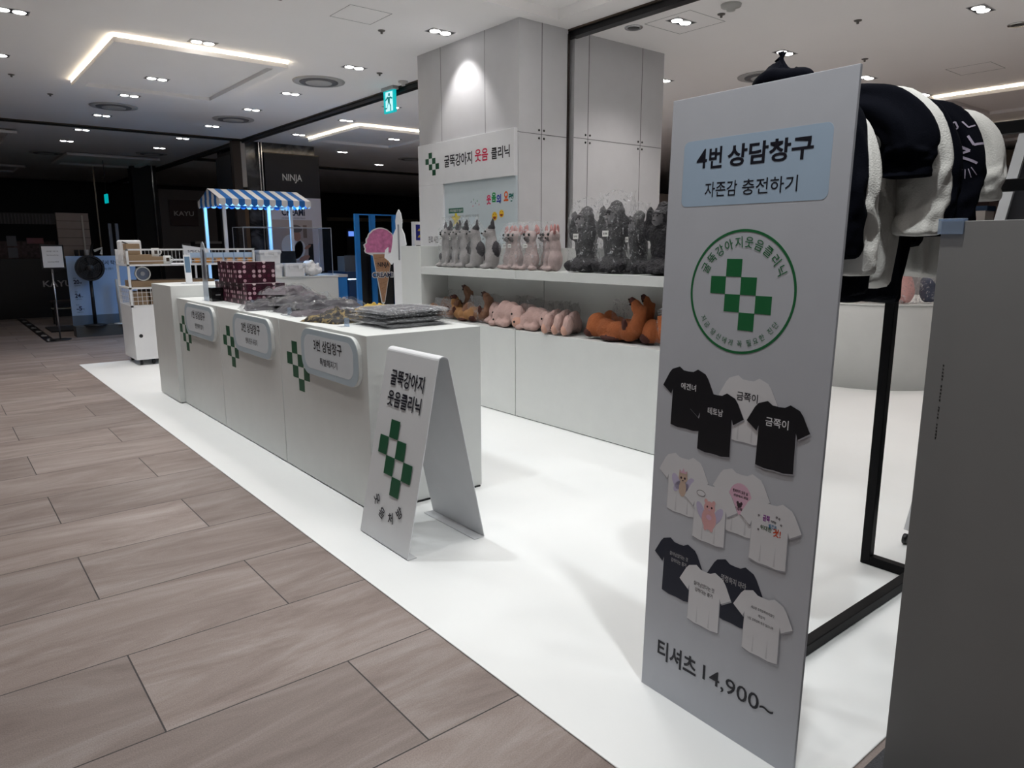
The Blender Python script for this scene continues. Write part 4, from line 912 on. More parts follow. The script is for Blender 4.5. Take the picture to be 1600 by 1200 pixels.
# ================================================================ clothes rack
def rack():
    t = thing('clothes_rack', 'black square-tube clothes rack with a double-rail end frame behind the tall sign', 'clothes rack', (3.2, 1.0, 0))
    s = .042; z0 = .007
    def bar(n, a, b): MB().box(a, b).build(n, BLACKM, t, bevel=.003)
    bar('post', (3.2, 1.36, z0), (3.2+s, 1.36+s, 1.90)); bar('post', (3.2, .42, z0), (3.2+s, .42+s, 1.90))
    bar('base_rail', (3.2, .42+s, z0), (3.2+s, 1.36, z0+s)); bar('base_rail', (2.0, 1.15, z0), (3.2, 1.15+s, z0+s))
    bar('end_rail', (3.2, .42+s, 1.855), (3.2+s, 1.36, 1.90)); bar('end_rail', (3.2, .42+s, 1.645), (3.2+s, 1.36, 1.69))
    bar('hanging_rail', (2.0, 1.275, 1.855), (3.2, 1.275+.03, 1.885)); bar('post', (1.97, 1.15, z0), (1.97+s, 1.15+s, 1.88))
rack()
BK = mat('black_cotton', (.0025, .003, .006), .95, spec=.08, bump=.2, bscale=300); WC = mat('white_cotton', (.62, .61, .58), .9, spec=.2, bump=.2, bscale=200)
def ridge(p): return 1-2*abs(noise.noise(p))
def garment(x, y, rz, m_, label, seed, L_=.62, sl=.45, w_=.2, z=1.87, sp=.2, name='sweatshirt', fold=.022):
    t = thing(name, label, 'garment', (x, y, z), 'sweatshirts hanging on the rack'); o = Vector((x, y, z)); s_ = w_/.2; n = 72; rings = []
    def hw(q):
        if q < .02: return .05+.03*q/.02
        if q < .10: return .08+(.155-.08)*((q-.02)/.08)**.8
        return .155+.012*math.sin(q*9+seed)
    K = 30
    for k in range(K+1):
        q = L_*(k/K)**1.25; d = .032+.03*min(1, q/.12); h = hw(q)*s_; r = []
        for i in range(n):
            a = 2*PI*i/n; ca, sa = math.cos(a), math.sin(a); g = min(1, q*7)
            f = (ridge(Vector((ca*1.2+seed*5, sa*3.4, q*1.6+sa)))*.026+ridge(Vector((ca*2+seed, sa*7, q*3.5-sa*2)))*.012)*g
            zz = -q-(.10*abs(sa)**2*min(1, q/.06)*(1-min(1, q/L_))*.6)-(.012*math.sin(a*3+seed) if k > K-2 else 0)
            r.append(o+Vector(((d+f)*math.copysign(abs(ca)**.8, ca)+.012*math.sin(q*8+seed), (h+f*.8)*math.copysign(abs(sa)**.85, sa), zz)))
        rings.append(r)
    b = MB().loft(rings).build('garment_body', m_, t, sub=1)
    for s in (-1, 1):
        path = []; M_ = 22
        for k in range(M_+1):
            u = k/M_; w1 = min(1, u*3); yy = .06+(sp-.06)*math.sin(w1*PI/2); zz = -.075-.10*(1-math.cos(w1*PI/2))-sl*max(0, u-.12)
            path.append(Vector((.012*math.sin(u*6+seed), s*yy, zz)))
        rr = []
        for k, p in enumerate(path):
            d = (path[min(M_, k+1)]-path[max(0, k-1)]).normalized(); ax = Vector((1, 0, 0)); bx = d.cross(ax).normalized(); u = k/M_; R_ = .052+.012*math.sin(u*3) if u > .1 else .045; r = []
            for i in range(28):
                a = 2*PI*i/28; f = ridge(Vector((math.cos(a)*1.3+seed*2, math.sin(a)*1.3+s*3, u*4.5*sl/.35)))*.018+ridge(Vector((math.cos(a)*2.5+seed, math.sin(a)*2.5, u*11*sl/.35+a)))*.009
                r.append(o+p+ax*(R_*.72+f)*math.cos(a)+bx*(R_+f)*math.sin(a))
            rr.append(r)
        MB().loft(rr).build('sleeve', m_, t, sub=1)
    t.rotation_euler = (0, 0, rz); return t
garment(2.10, 1.28, .2, BK, 'black sweatshirt at the near end of the rack, half hidden behind the tall sign', 1, .62, .40, .2, z=1.93, sp=.19)
garment(2.22, 1.28, -.1, WC, 'white sweatshirt whose sleeve shows beside the edge of the tall sign', 2, .50, .40, .19, z=1.88, sp=.20)
garment(2.33, 1.28, .12, BK, 'bulky black sweatshirt hanging just right of the tall sign', 3, .68, .15, .21, z=1.955, sp=.275)
garment(2.48, 1.27, -.1, WC, 'long white sweatshirt with a broad sleeve in the middle of the rack', 4, .66, .36, .22, z=1.965, sp=.275)
garment(2.66, 1.27, .08, BK, 'plain black sweatshirt between the two white ones on the rack', 5, .72, .36, .18, z=1.965, sp=.215)
gl = garment(2.78, 1.27, -.05, BK, 'black sweatshirt with a pale purple scribble print on the shoulder', 6, .52, .34, .2, z=1.965, sp=.255)
garment(2.95, 1.26, .1, WC, 'cream white sweatshirt at the far right end of the rack', 7, .62, .20, .2, z=1.95, sp=.245)
for k, (x, y, z, m_, sd) in enumerate(((2.10, 1.28, 1.94, BK, 1),)):
    g_ = [c for c in COL.objects if c.get('category') == 'garment' and abs(c.location.x-x) < .001][0]; a = Vector((x, y, z))
    blob('hood', [(a, (.05, .10, .035), 0), (a+Vector((.01, .03, .03)), (.028, .035, .045), 0, .5, 'X'), (a+Vector((.01, .015, .06)), (.014, .016, .03), 0, .3, 'X')], [m_], g_, .009, 1, .02, 13, sd)
from mathutils.bvhtree import BVHTree
def wrap(mb, root, body, d, nm, m_):
    """lay a flat print onto the cloth it belongs to"""
    bpy.context.view_layer.update(); tr = BVHTree.FromObject(body, bpy.context.evaluated_depsgraph_get()); out = MB(); inv = body.matrix_world.inverted(); D = (inv.to_3x3() @ Vector(d)).normalized(); ok = []
    for v in mb.v:
        l = inv @ v; h = tr.ray_cast(l-D*.5, D); ok.append(h[0] is not None); out.v.append((h[0]-D*.003) if h[0] else l)
    out.f = [f for f in mb.f if all(ok[i] for i in f)]; out.mi = [0]*len(out.f); out.sm = [False]*len(out.f)
    for k, v in enumerate(out.v): out.v[k] = v+ORG[root.name]
    if out.f: return out.build(nm, m_, root)
# squiggle print on the near shoulder
VD = Vector((.92, .38, -.08)).normalized(); U_ = VD.cross(Vector((0, 0, 1))).normalized(); V_ = U_.cross(VD)
FW = (Vector((2.75, .99, 1.75)), U_, V_, -VD); m = MB()
def seg(pts, w_):
    for (a, b), (c, d) in zip(pts, pts[1:]):
        n_ = max(2, int(math.hypot(c-a, d-b)/.008)); L_ = math.hypot(c-a, d-b); px, py = -(d-b)/L_*w_, (c-a)/L_*w_
        for i in range(n_):
            t0, t1 = i/n_, (i+1)/n_; q = [(a+(c-a)*t0+px, b+(d-b)*t0+py), (a+(c-a)*t1+px, b+(d-b)*t1+py), (a+(c-a)*t1-px, b+(d-b)*t1-py), (a+(c-a)*t0-px, b+(d-b)*t0-py)]
            m.add([FW[0]+FW[1]*x+FW[2]*y for x, y in q], [(3, 2, 1, 0)])
seg([(-.04, .03), (.01, .0), (-.03, -.01), (.035, -.04)], .004); seg([(.0, .05), (.02, .02), (.05, .03)], .004); seg([(-.06, .09), (-.04, .1), (-.03, .08), (-.05, .06)], .0025); seg([(-.02, .1), (.0, .08), (.02, .09)], .0025)
for k in range(7): a = -2.7+k*.3; seg([(.0+.03*math.cos(a), -.03+.03*math.sin(a)), (.0+.06*math.cos(a), -.03+.06*math.sin(a))], .0012)
bpy.context.view_layer.update()
wrap(m, gl, min([c for c in gl.children if c.name.startswith('sleeve')], key=lambda c: min((c.matrix_world @ v.co).y for v in c.data.vertices)), VD, 'scribble_print', mat('scribble_lilac', (.32, .28, .36), .7))
# ---------------------------------------------------------------- round counter and what lies on it
t = thing('round_counter', 'round white counter at the back right between the sign and the dark board', 'counter', (8.05, 3.68, 0))
MB().lathe((8.05, 3.68, .006), [(.88, 0), (.88, .84), (.875, .845)], 96).build('drum', WHITE, t)
MB().lathe((8.05, 3.68, .8515), [(.885, 0), (.885, .018), (.88, .02)], 96).build('counter_top', WHITE, t)
bz = .872
PN = mat('plush_bright_pink', (.62, .33, .31), .85, var=.2, scale=10); NV = mat('navy_velvet', (.02, .03, .07), .7, var=.5)
def lump(x, y, w_, l_, h, rz, m1, label, seed):
    t = thing('bagged_plush', label, 'plush toy', (x, y, bz), 'bagged toys on the round counter')
    a = Vector((x, y, bz)); blob('body', [(a+Vector((0, 0, h*.45)), (w_*.45, l_*.42, h*.45), 0), (a+Vector((.0, l_*.25, h*.6)), (w_*.3, l_*.2, h*.35), 0), (a+Vector((0, -l_*.28, h*.3)), (w_*.35, l_*.2, h*.28), 0)], [m1], t, .016, 1, .01, 14, seed)
    shiftmb(bagmesh(l_, w_, h, seed, .5), (x, y, bz)).build('plastic_bag', BAG, t); t.rotation_euler = (0, 0, rz)
lump(7.28, 3.78, .2, .3, .33, .2, NV, 'bagged navy toy at the left of the round counter', 1); lump(7.33, 3.53, .2, .26, .36, .1, PN, 'bagged bright pink toy on the round counter, left of the black hem', 2)
lump(7.42, 3.30, .2, .26, .34, -.1, NV, 'bagged navy toy in the middle of the round counter', 3); lump(7.52, 3.13, .2, .22, .36, -.3, PN, 'bagged pink toy behind the rack post on the round counter', 4)
lump(7.72, 2.98, .16, .2, .28, -.5, NV, 'bagged dark toy right of the rack post on the round counter', 5)
# ---------------------------------------------------------------- leaning framed board
t = thing('framed_board', 'dark board in a slanted white frame on casters behind the rack', 'board', (3.6, 1.0, 0))
def bar2(n, a, b, m_=WMET, s=.02):
    a = Vector(a); b = Vector(b); d = (b-a).normalized(); x = Vector((1, 0, 0)); y = d.cross(x).normalized(); x = y.cross(d)
    vs = [p+x*i*s+y*j*s for p in (a, b) for i, j in ((-1, -1), (1, -1), (1, 1), (-1, 1))]
    MB().add(vs, [(3, 2, 1, 0), (4, 5, 6, 7)]+[(k, (k+1) % 4, 4+(k+1) % 4, 4+k) for k in range(4)]).build(n, m_, t)
bar2('frame_stile', (3.6, 1.355, .075), (3.6, 1.06, 2.0)); bar2('frame_stile', (3.6, .35, .1), (3.6, .35, 2.0)); bar2('frame_rail', (3.6, 1.06, 2.0), (3.6, .35, 2.0)); bar2('foot_bar', (3.54, 1.36, .075), (3.9, 1.36, .075), s=.018)
MB().add([(3.6, 1.32, .12), (3.6, .37, .12), (3.6, .37, 1.98), (3.6, 1.045, 1.98), (3.61, 1.32, .12), (3.61, .37, .12), (3.61, .37, 1.98), (3.61, 1.045, 1.98)], [(0, 1, 2, 3), (7, 6, 5, 4), (0, 4, 5, 1), (2, 6, 7, 3), (3, 7, 4, 0), (1, 5, 6, 2)]).build('panel', mat('panel_charcoal', (.03, .03, .036), .4), t)
for x in (3.58, 3.88): MB().lathe((x, 1.36, .032), [(.02, -.012), (.026, -.01), (.026, .01), (.02, .012)], 16, axis='Y').build('caster', BLACK, t)
for y in (.4,): MB().lathe((3.6, y, .04), [(.02, -.012), (.03, -.01), (.03, .01), (.02, .012)], 16, axis='Y').build('caster', BLACK, t)
# ================================================================ things beyond the counter
BLUE = mat('booth_blue', (.01, .16, .48), .45); DBLUE = mat('deep_blue', (.008, .04, .11), .45); DKG = mat('dark_grey_paint', (.03, .03, .034), .5); BRN = mat('dark_brown_wood', (.03, .018, .014), .5)
def ptext(parent, s, F, box, m_, d=.001, b=.015): return MB().text(s, F, box, d, b).build('lettering', m_, parent)
# wheeled white shelf rack
def cart():
    x0, x1, y0, y1 = 1.88, 3.41, 9.62, 10.25
    t = thing('product_rack', 'white wheeled product rack with wire basket beyond the tall block', 'rack', (x0, y0, 0))
    MB().box((x0, y0, .075), (x1, y1, .72)).build('cabinet', WMET, t, bevel=.004)
    MB().ring(FY(y0, x0+.075, .37), (0, 0), .0005, .022, 0, .002, 20).build('finger_hole', BLACK, t)
    for x in (x0+.06, x0+.2, x1-.1):
        for y in (y0+.06, y1-.08): MB().lathe((x, y, .043), [(.025, -.015), (.037, -.012), (.037, .012), (.025, .015)], 14, axis='X').build('caster', BLACK, t)
    for nm, z in (('shelf', .72), ('shelf', .935), ('shelf', 1.21)):
        MB().box((x0, y0, z), (x1, y1, z+.02)).build(nm, WMET, t)
    for x in (x0, x1-.025):
        for y in (y0, y1-.025): MB().box((x, y, .72), (x+.025, y+.025, 1.41)).build('upright', WMET, t)
    for z in (1.265, 1.395): MB().box((x0, y0, z), (x1, y0+.012, z+(.02 if z > 1.3 else .008))).build('rail', WMET, t)
    for z in (1.265, 1.395): MB().box((x0, y1-.02, z), (x1, y1-.008, z+.015)).build('rail', WMET, t)
    m = MB(); n = 0
    for i in range(31): x = x0+.03+i*.05; m.box((x, y0+.003, .74), (x+.004, y0+.007, .935))
    for i in range(12): y = y0+.04+i*.05; m.box((x0+.003, y, .74), (x0+.007, y+.004, .935)); m.box((x0+.003, y, 1.23), (x0+.007, y+.004, 1.4))
    for z in (.79, .84, .89): m.box((x0, y0+.003, z), (x1, y0+.007, z+.004)); m.box((x0+.003, y0, z), (x0+.007, y1, z+.004))
    for z in (1.28, 1.33): m.box((x0+.003, y0, z), (x0+.007, y1, z+.004))
    for i in range(25): x = x0+.25+i*.046; m.box((x, y1-.012, 1.23), (x+.003, y1-.008, 1.4))
    m.build('wire_mesh', WMET, t)
    def cb(n, lab, a, b, m_=CARD):
        o = thing('cardboard_box', lab, 'cardboard box', (a[0], a[1], a[2]), 'cardboard boxes on the white rack'); MB().box(a, b).build('carton', m_, o, bevel=.003); MB().box((a[0]-.0, (a[1]+b[1])/2-.02, b[2]), (b[0], (a[1]+b[1])/2+.02, b[2]+.001)).build('tape', mat('tape_tan', (.36, .27, .17), .4), o)
    cb(0, 'topmost cardboard box at the left end of the white rack', (1.90, 9.68, 1.3485), (2.05, 9.85, 1.475)); cb(1, 'long cardboard box below the topmost one on the white rack', (1.91, 9.66, 1.2315), (2.17, 9.95, 1.3465))
    cb(2, 'cardboard box behind the mugs on the white rack', (2.18, 9.75, 1.2315), (2.36, 9.98, 1.32)); cb(3, 'flat open cardboard tray on the middle shelf of the white rack', (1.93, 9.7, .9565), (2.9, 10.1, 1.03))
    cb(4, 'cardboard box inside the wire basket of the white rack, left one', (1.93, 9.7, .7415), (2.10, 9.95, .90)); cb(5, 'cardboard box inside the wire basket of the white rack, right one', (2.12, 9.7, .7415), (2.30, 9.95, .89))
    def mug(x, y, z, lab):
        o = thing('mug', lab, 'mug', (x, y, z), 'white mugs on the rack'); MB().lathe((x, y, z), [(.040, 0), (.043, .004), (.043, .10), (.039, .10), (.037, .01), (.001, .008)], 24).build('cup', WHITE, o)
        MB().tube([(x+.042+.03*math.sin(PI*k/8), y, z+.085-.065*k/8) for k in range(9)], .006, 8).build('handle', WHITE, o)
        MB().frame(FY(y-.0435, x, z), [(-.02, .03), (.015, .03), (.015, .075), (-.02, .075)], -.002, .001).build('printed_picture', mat('mug_print', (.06, .04, .03), .4), o)
    mug(2.235, 9.70, 1.2315, 'white mug with a dark picture, lower one on the rack shelf') if False else None
    mug(2.34, 9.66, 1.2315, 'white mug with a dark picture, the lower of the two on the rack')
    mug(2.245, 9.80, 1.321, 'white mug standing higher, on the cardboard box behind the other mug')
    for k in range(6):
        x = 2.62+k*.133; lab = ['leftmost', 'second', 'third', 'fourth', 'fifth', 'rightmost'][k]
        o = thing('food_pack', '%s of the blue picture packs in a row on the white rack' % lab, 'packet', (x, 9.66, 1.2315), 'blue picture packs on the rack')
        MB().box((x, 9.65, 1.2315), (x+.122, 9.69, 1.365)).build('packet', SKYB, o); F = FY(9.65, x, 1.2315)
        MB().frame(F, [(.005, .005), (.117, .005), (.117, .07), (.005, .07)], 0, .001).build('photo_print', mat('pack_cream', (.45, .32, .22), .5), o)
        MB().ring(F, (.07, .035), .0005, .028, .001, .0014, 16).build('dish_print', mat('pack_orange', (.7, .3, .06), .5), o); MB().ring(F, (.02, .04), .0005, .016, .001, .0014, 12).build('dark_print', mat('pack_dark', (.04, .02, .03), .5), o)
        MB().text('MEAL', F, (.03, .09, .1, .108), .0012, .02).build('lettering', mat('pack_blue', (.05, .12, .35), .5), o) if False else None
    o = thing('desk_fan', 'white round desk fan lying on the tray of the white rack', 'fan', (2.03, 9.64, 1.0315)); c = Vector((2.06, 9.72, 1.0315))
    F = (c, Vector((1, 0, 0)), Vector((0, 0, 1)), Vector((0, -1, 0)))
    MB().ring(F, (0, .085), .075, .086, -.03, .03, 32).build('ring', WHITE, o); MB().ring(F, (0, .085), .0005, .075, -.002, .0, 32).build('grille', mat('fan_blue', (.12, .15, .22), .4), o); MB().ring(F, (0, .085), .0005, .025, 0, .01, 20).build('hub', mat('hub_grey', (.3, .32, .36), .4), o)
    o = thing('white_machine', 'small white appliance behind the topmost cardboard box', 'appliance', (1.92, 10.0, 1.3)); MB().box((1.9, 10.0, 1.2315), (2.14, 10.2, 1.52)).build('body', OFFW, o, bevel=.02); MB().tube([(1.92, 9.985, 1.5), (1.99, 9.98, 1.47), (2.02, 9.98, 1.44)], .008, 6).build('spout', BLACK, o)
cart()
for (x, y, lab) in ((2.72, 10.6, 'white notice with dark lettering behind the rack rail'),):
    o = thing('notice', lab, 'notice', (x+.1, y, 0)); MB().add([(x+.08, y, 1.2), (x+.42, y, 1.2), (x+.40, y, 1.41), (x+.06, y, 1.46), (x+.08, y+.02, 1.2), (x+.42, y+.02, 1.2), (x+.40, y+.02, 1.41), (x+.06, y+.02, 1.46)], [(0, 1, 2, 3), (7, 6, 5, 4), (0, 3, 7, 4), (1, 5, 6, 2), (3, 2, 6, 7), (4, 5, 1, 0)]).build('card', OFFW, o)
    MB().box((x+.2, y+.0, 0), (x+.22, y+.02, 1.2)).build('stand', WMET, o); ptext(o, 'SPECIAL', FY(y, x, 0), (.12, 1.36, .34, 1.39), NAVY)
# awning cart
def awning():
    x0, x1, y0, y1, ze, zr = 3.50, 4.92, 11.2, 12.25, 2.14, 2.31
    t = thing('awning_cart', 'market cart with blue and white striped scalloped awning lit from inside', 'market stall', (4.2, 11.7, 0))
    n = 15; w_ = (x1-x0)/n; WH = mat('awning_white', (.72, .70, .68), .6); BL = mat('awning_blue', (.01, .13, .42), .6); ym = (y0+y1)/2
    top = MB()
    for k in range(n):
        a = x0+k*w_; b = a+w_; mi = 0 if k % 2 == 0 else 1
        for (ya, za, yb, zb) in ((y0, ze, ym, zr), (ym, zr, y1, ze)):
            top.add([(a, ya, za), (b, ya, za), (b, yb, zb), (a, yb, zb), (a, ya, za-.012), (b, ya, za-.012), (b, yb, zb-.012), (a, yb, zb-.012)], [(0, 1, 2, 3), (7, 6, 5, 4), (0, 4, 5, 1), (2, 6, 7, 3), (1, 5, 6, 2), (3, 7, 4, 0)], mi)
    top.build('roof_cloth', [WH, BL], t)
    def val(F, length, n_, nm, flip=0):
        m = MB(); w2 = length/n_
        for k in range(n_):
            c = (k+.5)*w2; P = [(k*w2, 0), (k*w2, -.06)]+[(c-w2/2*math.cos(PI*i/8), -.06-w2/2*.9*math.sin(PI*i/8)) for i in range(1, 8)]+[((k+1)*w2, -.06), ((k+1)*w2, 0)]
            m.frame(F, P, -.004, .004, (k+flip) % 2)
        m.build(nm, [WH, BL], t)
    val(FY(y0, x0, ze), x1-x0, n, 'valance'); val((Vector((x0, y1, ze)), Vector((1, 0, 0)), Vector((0, 0, 1)), Vector((0, -1, 0))), x1-x0, n, 'valance')
    val((Vector((x0, y1, ze)), Vector((0, -1, 0)), Vector((0, 0, 1)), Vector((-1, 0, 0))), y1-y0, 9, 'valance'); val((Vector((x1, y0, ze)), Vector((0, 1, 0)), Vector((0, 0, 1)), Vector((1, 0, 0))), y1-y0, 9, 'valance')
    for x in (x0, x1-.006):
        g = MB(); k9 = 9
        for k in range(k9):
            ya = y0+(y1-y0)*k/k9; yb = y0+(y1-y0)*(k+1)/k9; h = lambda y: ze+(zr-ze)*(1-abs(y-ym)/(ym-y0))
            g.add([(x, ya, ze), (x, yb, ze), (x, yb, h(yb)), (x, ya, h(ya)), (x+.006, ya, ze), (x+.006, yb, ze), (x+.006, yb, h(yb)), (x+.006, ya, h(ya))], [(3, 2, 1, 0), (4, 5, 6, 7), (3, 7, 6, 2)], k % 2)
        g.build('gable', [WH, BL], t)
    for x in (x0+.06, x1-.38 if False else x1-.33):
        for y in (y0+.05, y1-.07): MB().box((x, y, 0), (x+.045, y+.045, ze)).build('post', WMET, t)
    MB().box((x0+.05, y0+.04, ze-.05), (x1-.05, y0+.08, ze-.02)).build('beam', WMET, t); MB().box((x0+.05, y1-.08, ze-.05), (x1-.05, y1-.04, ze-.02)).build('beam', WMET, t)
    CY = emis('cool_led', (.25, .62, 1), 14); MB().box((x0+.1, ym-.01, zr-.05), (x1-.1, ym+.01, zr-.035)).build('led_tube', CY, t)
    l = bpy.data.lights.new('awning_glow', 'AREA'); l.shape = 'RECTANGLE'; l.size = 1.2; l.size_y = .3; l.energy = 36; l.color = (.16, .52, 1)
    o = bpy.data.objects.new('awning_glow', l); COL.objects.link(o); o.location = ((x0+x1)/2, ym, zr-.07)
    MB().box((x0, y0+.02, .86), (x1, y1, .9)).build('cart_top', WMET, t); MB().box((x0+.02, y0+.05, .1), (x1-.02, y1-.03, .86)).build('cart_body', mat('cart_navy', (.02, .05, .12), .5), t)
awning()
t = thing('service_counter', 'white service counter behind the gift boxes', 'counter', (4.6, 10.7, 0))
MB().box((3.75, 10.5, .006), (5.0, 11.1, .975)).build('body', WHITE, t, bevel=.003); MB().box((3.74, 10.49, .975), (5.01, 11.11, .995)).build('counter_top', WHITE, t, bevel=.003)
t = thing('display_case', 'clear acrylic display case on the service counter', 'display case', (4.3, 10.9, .9955))
a, b = (3.62, 10.62, .9955), (4.98, 11.08, 1.72); x0, y0, z0 = a; x1, y1, z1 = b
m = [('pane', (x0, y0, z0), (x1, y0+.006, z1)), ('pane', (x0, y1-.006, z0), (x1, y1, z1)), ('pane', (x0, y0, z0), (x0+.006, y1, z1)), ('pane', (x1-.006, y0, z0), (x1, y1, z1)), ('top_pane', (x0, y0, z1-.006), (x1, y1, z1))]
for nm, p, q in m: MB().box(p, q).build(nm, ACRYL, t)
ed = MB(); e_ = .008
for (x, y) in ((x0, y0), (x1-e_, y0), (x0, y1-e_), (x1-e_, y1-e_)): ed.box((x, y, z0), (x+e_, y+e_, z1))
ed.box((x0, y0, z1-e_), (x1, y0+e_, z1)).box((x0, y1-e_, z1-e_), (x1, y1, z1)).box((x0, y0, z1-e_), (x0+e_, y1, z1)).box((x1-e_, y0, z1-e_), (x1, y1, z1)); ed.build('edge', mat('acrylic_edge', (.35, .36, .38), .3), t)
def tub(x, y, z, lab):
    o = thing('storage_tub', lab, 'tub', (x, y, z), 'white lidded tubs on the service counter'); R_ = [[Vector((x+p*k, y+q*k, z+h)) for p, q in rrect(-.16, -.11, .16, .11, .03, 4)] for k, h in ((.93, 0), (.98, .13), (1.0, .135), (1.0, .15))]
    MB().loft(R_, sm=False).build('tub_body', OFFW, o); R_ = [[Vector((x+p*k, y+q*k, z+h)) for p, q in rrect(-.17, -.12, .17, .12, .03, 4)] for k, h in ((1, .15), (1, .165), (.93, .195))]
    MB().loft(R_, sm=False).build('lid', mat('lid_milky', (.6, .62, .66), .2), o); MB().box((x-.1, y-.125, z+.11), (x-.04, y-.118, z+.17)).build('latch', OFFW, o); MB().box((x+.04, y-.125, z+.11), (x+.1, y-.118, z+.17)).build('latch', OFFW, o)
TZ = .9955
tub(3.98, 10.62, TZ, 'white lidded tub underneath the other one, mostly hidden by gift boxes'); tub(3.96, 10.62, TZ+.1955, 'white lidded tub standing higher, on top of another tub'); tub(4.22+.09, 10.58, TZ, 'white lidded tub beside the crumpled white bag')
t = thing('plastic_carrier_bag', 'crumpled white plastic bag on the service counter', 'bag', (4.6, 10.57, TZ))
blob('bag_body', [((4.6, 10.6, TZ+.08), (.15, .1, .085), 0), ((4.58, 10.6, TZ+.14), (.1, .08, .09), 0), ((4.68, 10.6, TZ+.07), (.1, .08, .07), 0), ((4.71, 10.58, TZ+.15), (.03, .03, .04), 0)], [mat('bag_white', (.75, .76, .78), .3, bump=.9, bscale=22)], t, .012, 1, .03, 16, 2)
t = thing('payment_terminal', 'black payment terminal on the service counter', 'payment terminal', (4.33, 10.95, TZ)); MB().box((4.3, 10.95, TZ), (4.5, 11.05, TZ+.04)).build('foot', BLACK, t); MB().obox((4.4, 10.98, TZ+.22), (.26, .03, .3), 0, -.15).build('screen', mat('screen_black', (.01, .012, .016), .2), t)
# ice-cream frame and cone
t = thing('photo_frame_stand', 'tall open blue frame with black back behind the ice-cream cone', 'frame', (4.95, 9.2, 0))
for x in (4.66, 4.89, 5.25): MB().box((x, 9.17, .01), (x+.06 if x != 4.89 else x+.075, 9.22, 1.86)).build('upright', BLUE, t)
MB().box((4.66, 9.17, 1.86), (5.31, 9.22, 1.875)).build('top_rail', BLUE, t); MB().box((4.60, 9.1, .006), (5.37, 9.3, .03)).build('foot', BLUE, t)
for xa, xb in ((4.72, 4.89), (4.965, 5.25)): MB().box((xa, 9.2, .03), (xb, 9.21, 1.5)).build('dark_pane', mat('frame_pane', (.006, .006, .008), .2), t)
def cone():
    y = 8.98; t = thing('ice_cream_cutout', 'large flat pink ice-cream cone cut-out with lettering', 'cut-out board', (4.93, y, .6)); F = FY(y, 4.95, 0)
    P = []; 
    for k in range(36): a = PI*1.12-(PI*1.24)*k/35; r = .222+.008*math.sin(k*2.1); P.append((-.01+r*math.cos(a)*(1.02 if k > 4 else 1.1), 1.44+.235*math.sin(a)))
    out = [(-.14, 1.31)]+[(p[0]*1.06, 1.44+(p[1]-1.44)*1.06) for p in P]+[(.155, 1.31), (.02, .66), (-.005, .64), (-.03, .66)]
    MB().frame(F, out, -.012, -.001).build('backing', WHITE, t)
    MB().frame(F, [(-.14, 1.33), (.155, 1.33), (.012, .67), (-.02, .67)], -.001, .001).build('wafer_cone', mat('wafer', (.34, .19, .11), .7, var=.35, scale=30), t)
    g = MB()
    for k in range(9):
        z = 1.27-.07*k; h = (z-.66)/.66*.14
        if h > .01: g.frame(F, [(-h, z), (h*1.05, z+.03), (h*1.05, z+.034), (-h, z+.004)], .001, .0014)
    g.build('waffle_lines', mat('waffle_dark', (.2, .1, .05), .7), t)
    MB().frame(F, P, .001, .003).build('ice_cream', mat('ice_cream_pink', (.52, .16, .32), .6, var=.6, scale=16), t)
    MB().text('NINJA', F, (-.075, 1.14, .105, 1.22), .002, .03).build('lettering', INK, t)
    e = MB().text('CREAMi', F, (-.17, 1.005, .165, 1.09), .002, .09).build('lettering_outline', WHITE, t); MB().text('CREAMi', F, (-.16, 1.015, .155, 1.08), .003, .03).build('lettering', NAVY, t)
    MB().box((4.93, y+.012, .006), (4.96, y+.03, 1.3)).build('support_pole', DKG, t); MB().box((4.83, y-.1, .006), (5.06, y+.12, .02)).build('foot', DKG, t)
cone()
# branded column far behind
t = thing('brand_column', 'dark marble column carrying the black and white appliance posters', 'column', (5.7, 14.2, 0)); MR = marble_mat()
MB().box((5.0, 14.22, 0), (6.38, 15.9, CEIL)).build('marble_shaft', MR, t)
MB().box((5.32, 14.14, 2.385), (6.43, 14.22, 3.2)).build('black_board', mat('board_black', (.010, .010, .016), .5), t); MB().box((5.315, 14.13, 3.2), (6.435, 14.22, 3.215)).build('bronze_trim', MATS['rail_bronze'], t)
MB().box((5.32, 14.14, .93), (6.43, 14.22, 2.383)).build('white_board', mat('board_lilac', (.62, .62, .72), .5), t)
F = FY(14.14, 0, 0); MB().text('NINJA', F, (5.66, 2.66, 6.06, 2.83), .006, .02).build('logo_lettering', mat('logo_silver', (.62, .62, .62), .4), t)
MB().text('CREAMi', F, (5.60, 2.03, 6.08, 2.17), .003, .03).build('logo_lettering', mat('logo_navy', (.01, .02, .06), .5), t); MB().text('ICE CREAM AND FROZEN TREATS', F, (5.60, 1.97, 6.08, 2.0), .003, .01).build('small_lettering', mat('print_mid', (.25, .25, .3), .5), t)
pr = MB().frame(F, [(5.40, 1.0), (6.22, 1.0), (6.22, 1.95), (5.40, 1.95)], 0, .002).build('kitchen_print', mat('kitchen_print', (.42, .36, .36), .6), t)
def pel(m_, cx, cy, a, b, d, mi=0, r=0, h=.001): m_.frame(F, [(cx+a*math.cos(k*PI/12)*math.cos(r)-b*math.sin(k*PI/12)*math.sin(r), cy+a*math.cos(k*PI/12)*math.sin(r)+b*math.sin(k*PI/12)*math.cos(r)) for k in range(24)], d, d+h, mi)
m = MB(); pel(m, 5.78, 1.42, .22, .25, .003, 0, .3); pel(m, 5.92, 1.35, .12, .2, .003, 0, -.3); m.build('printed_shirt', mat('poster_white', (.66, .68, .74), .6), pr)
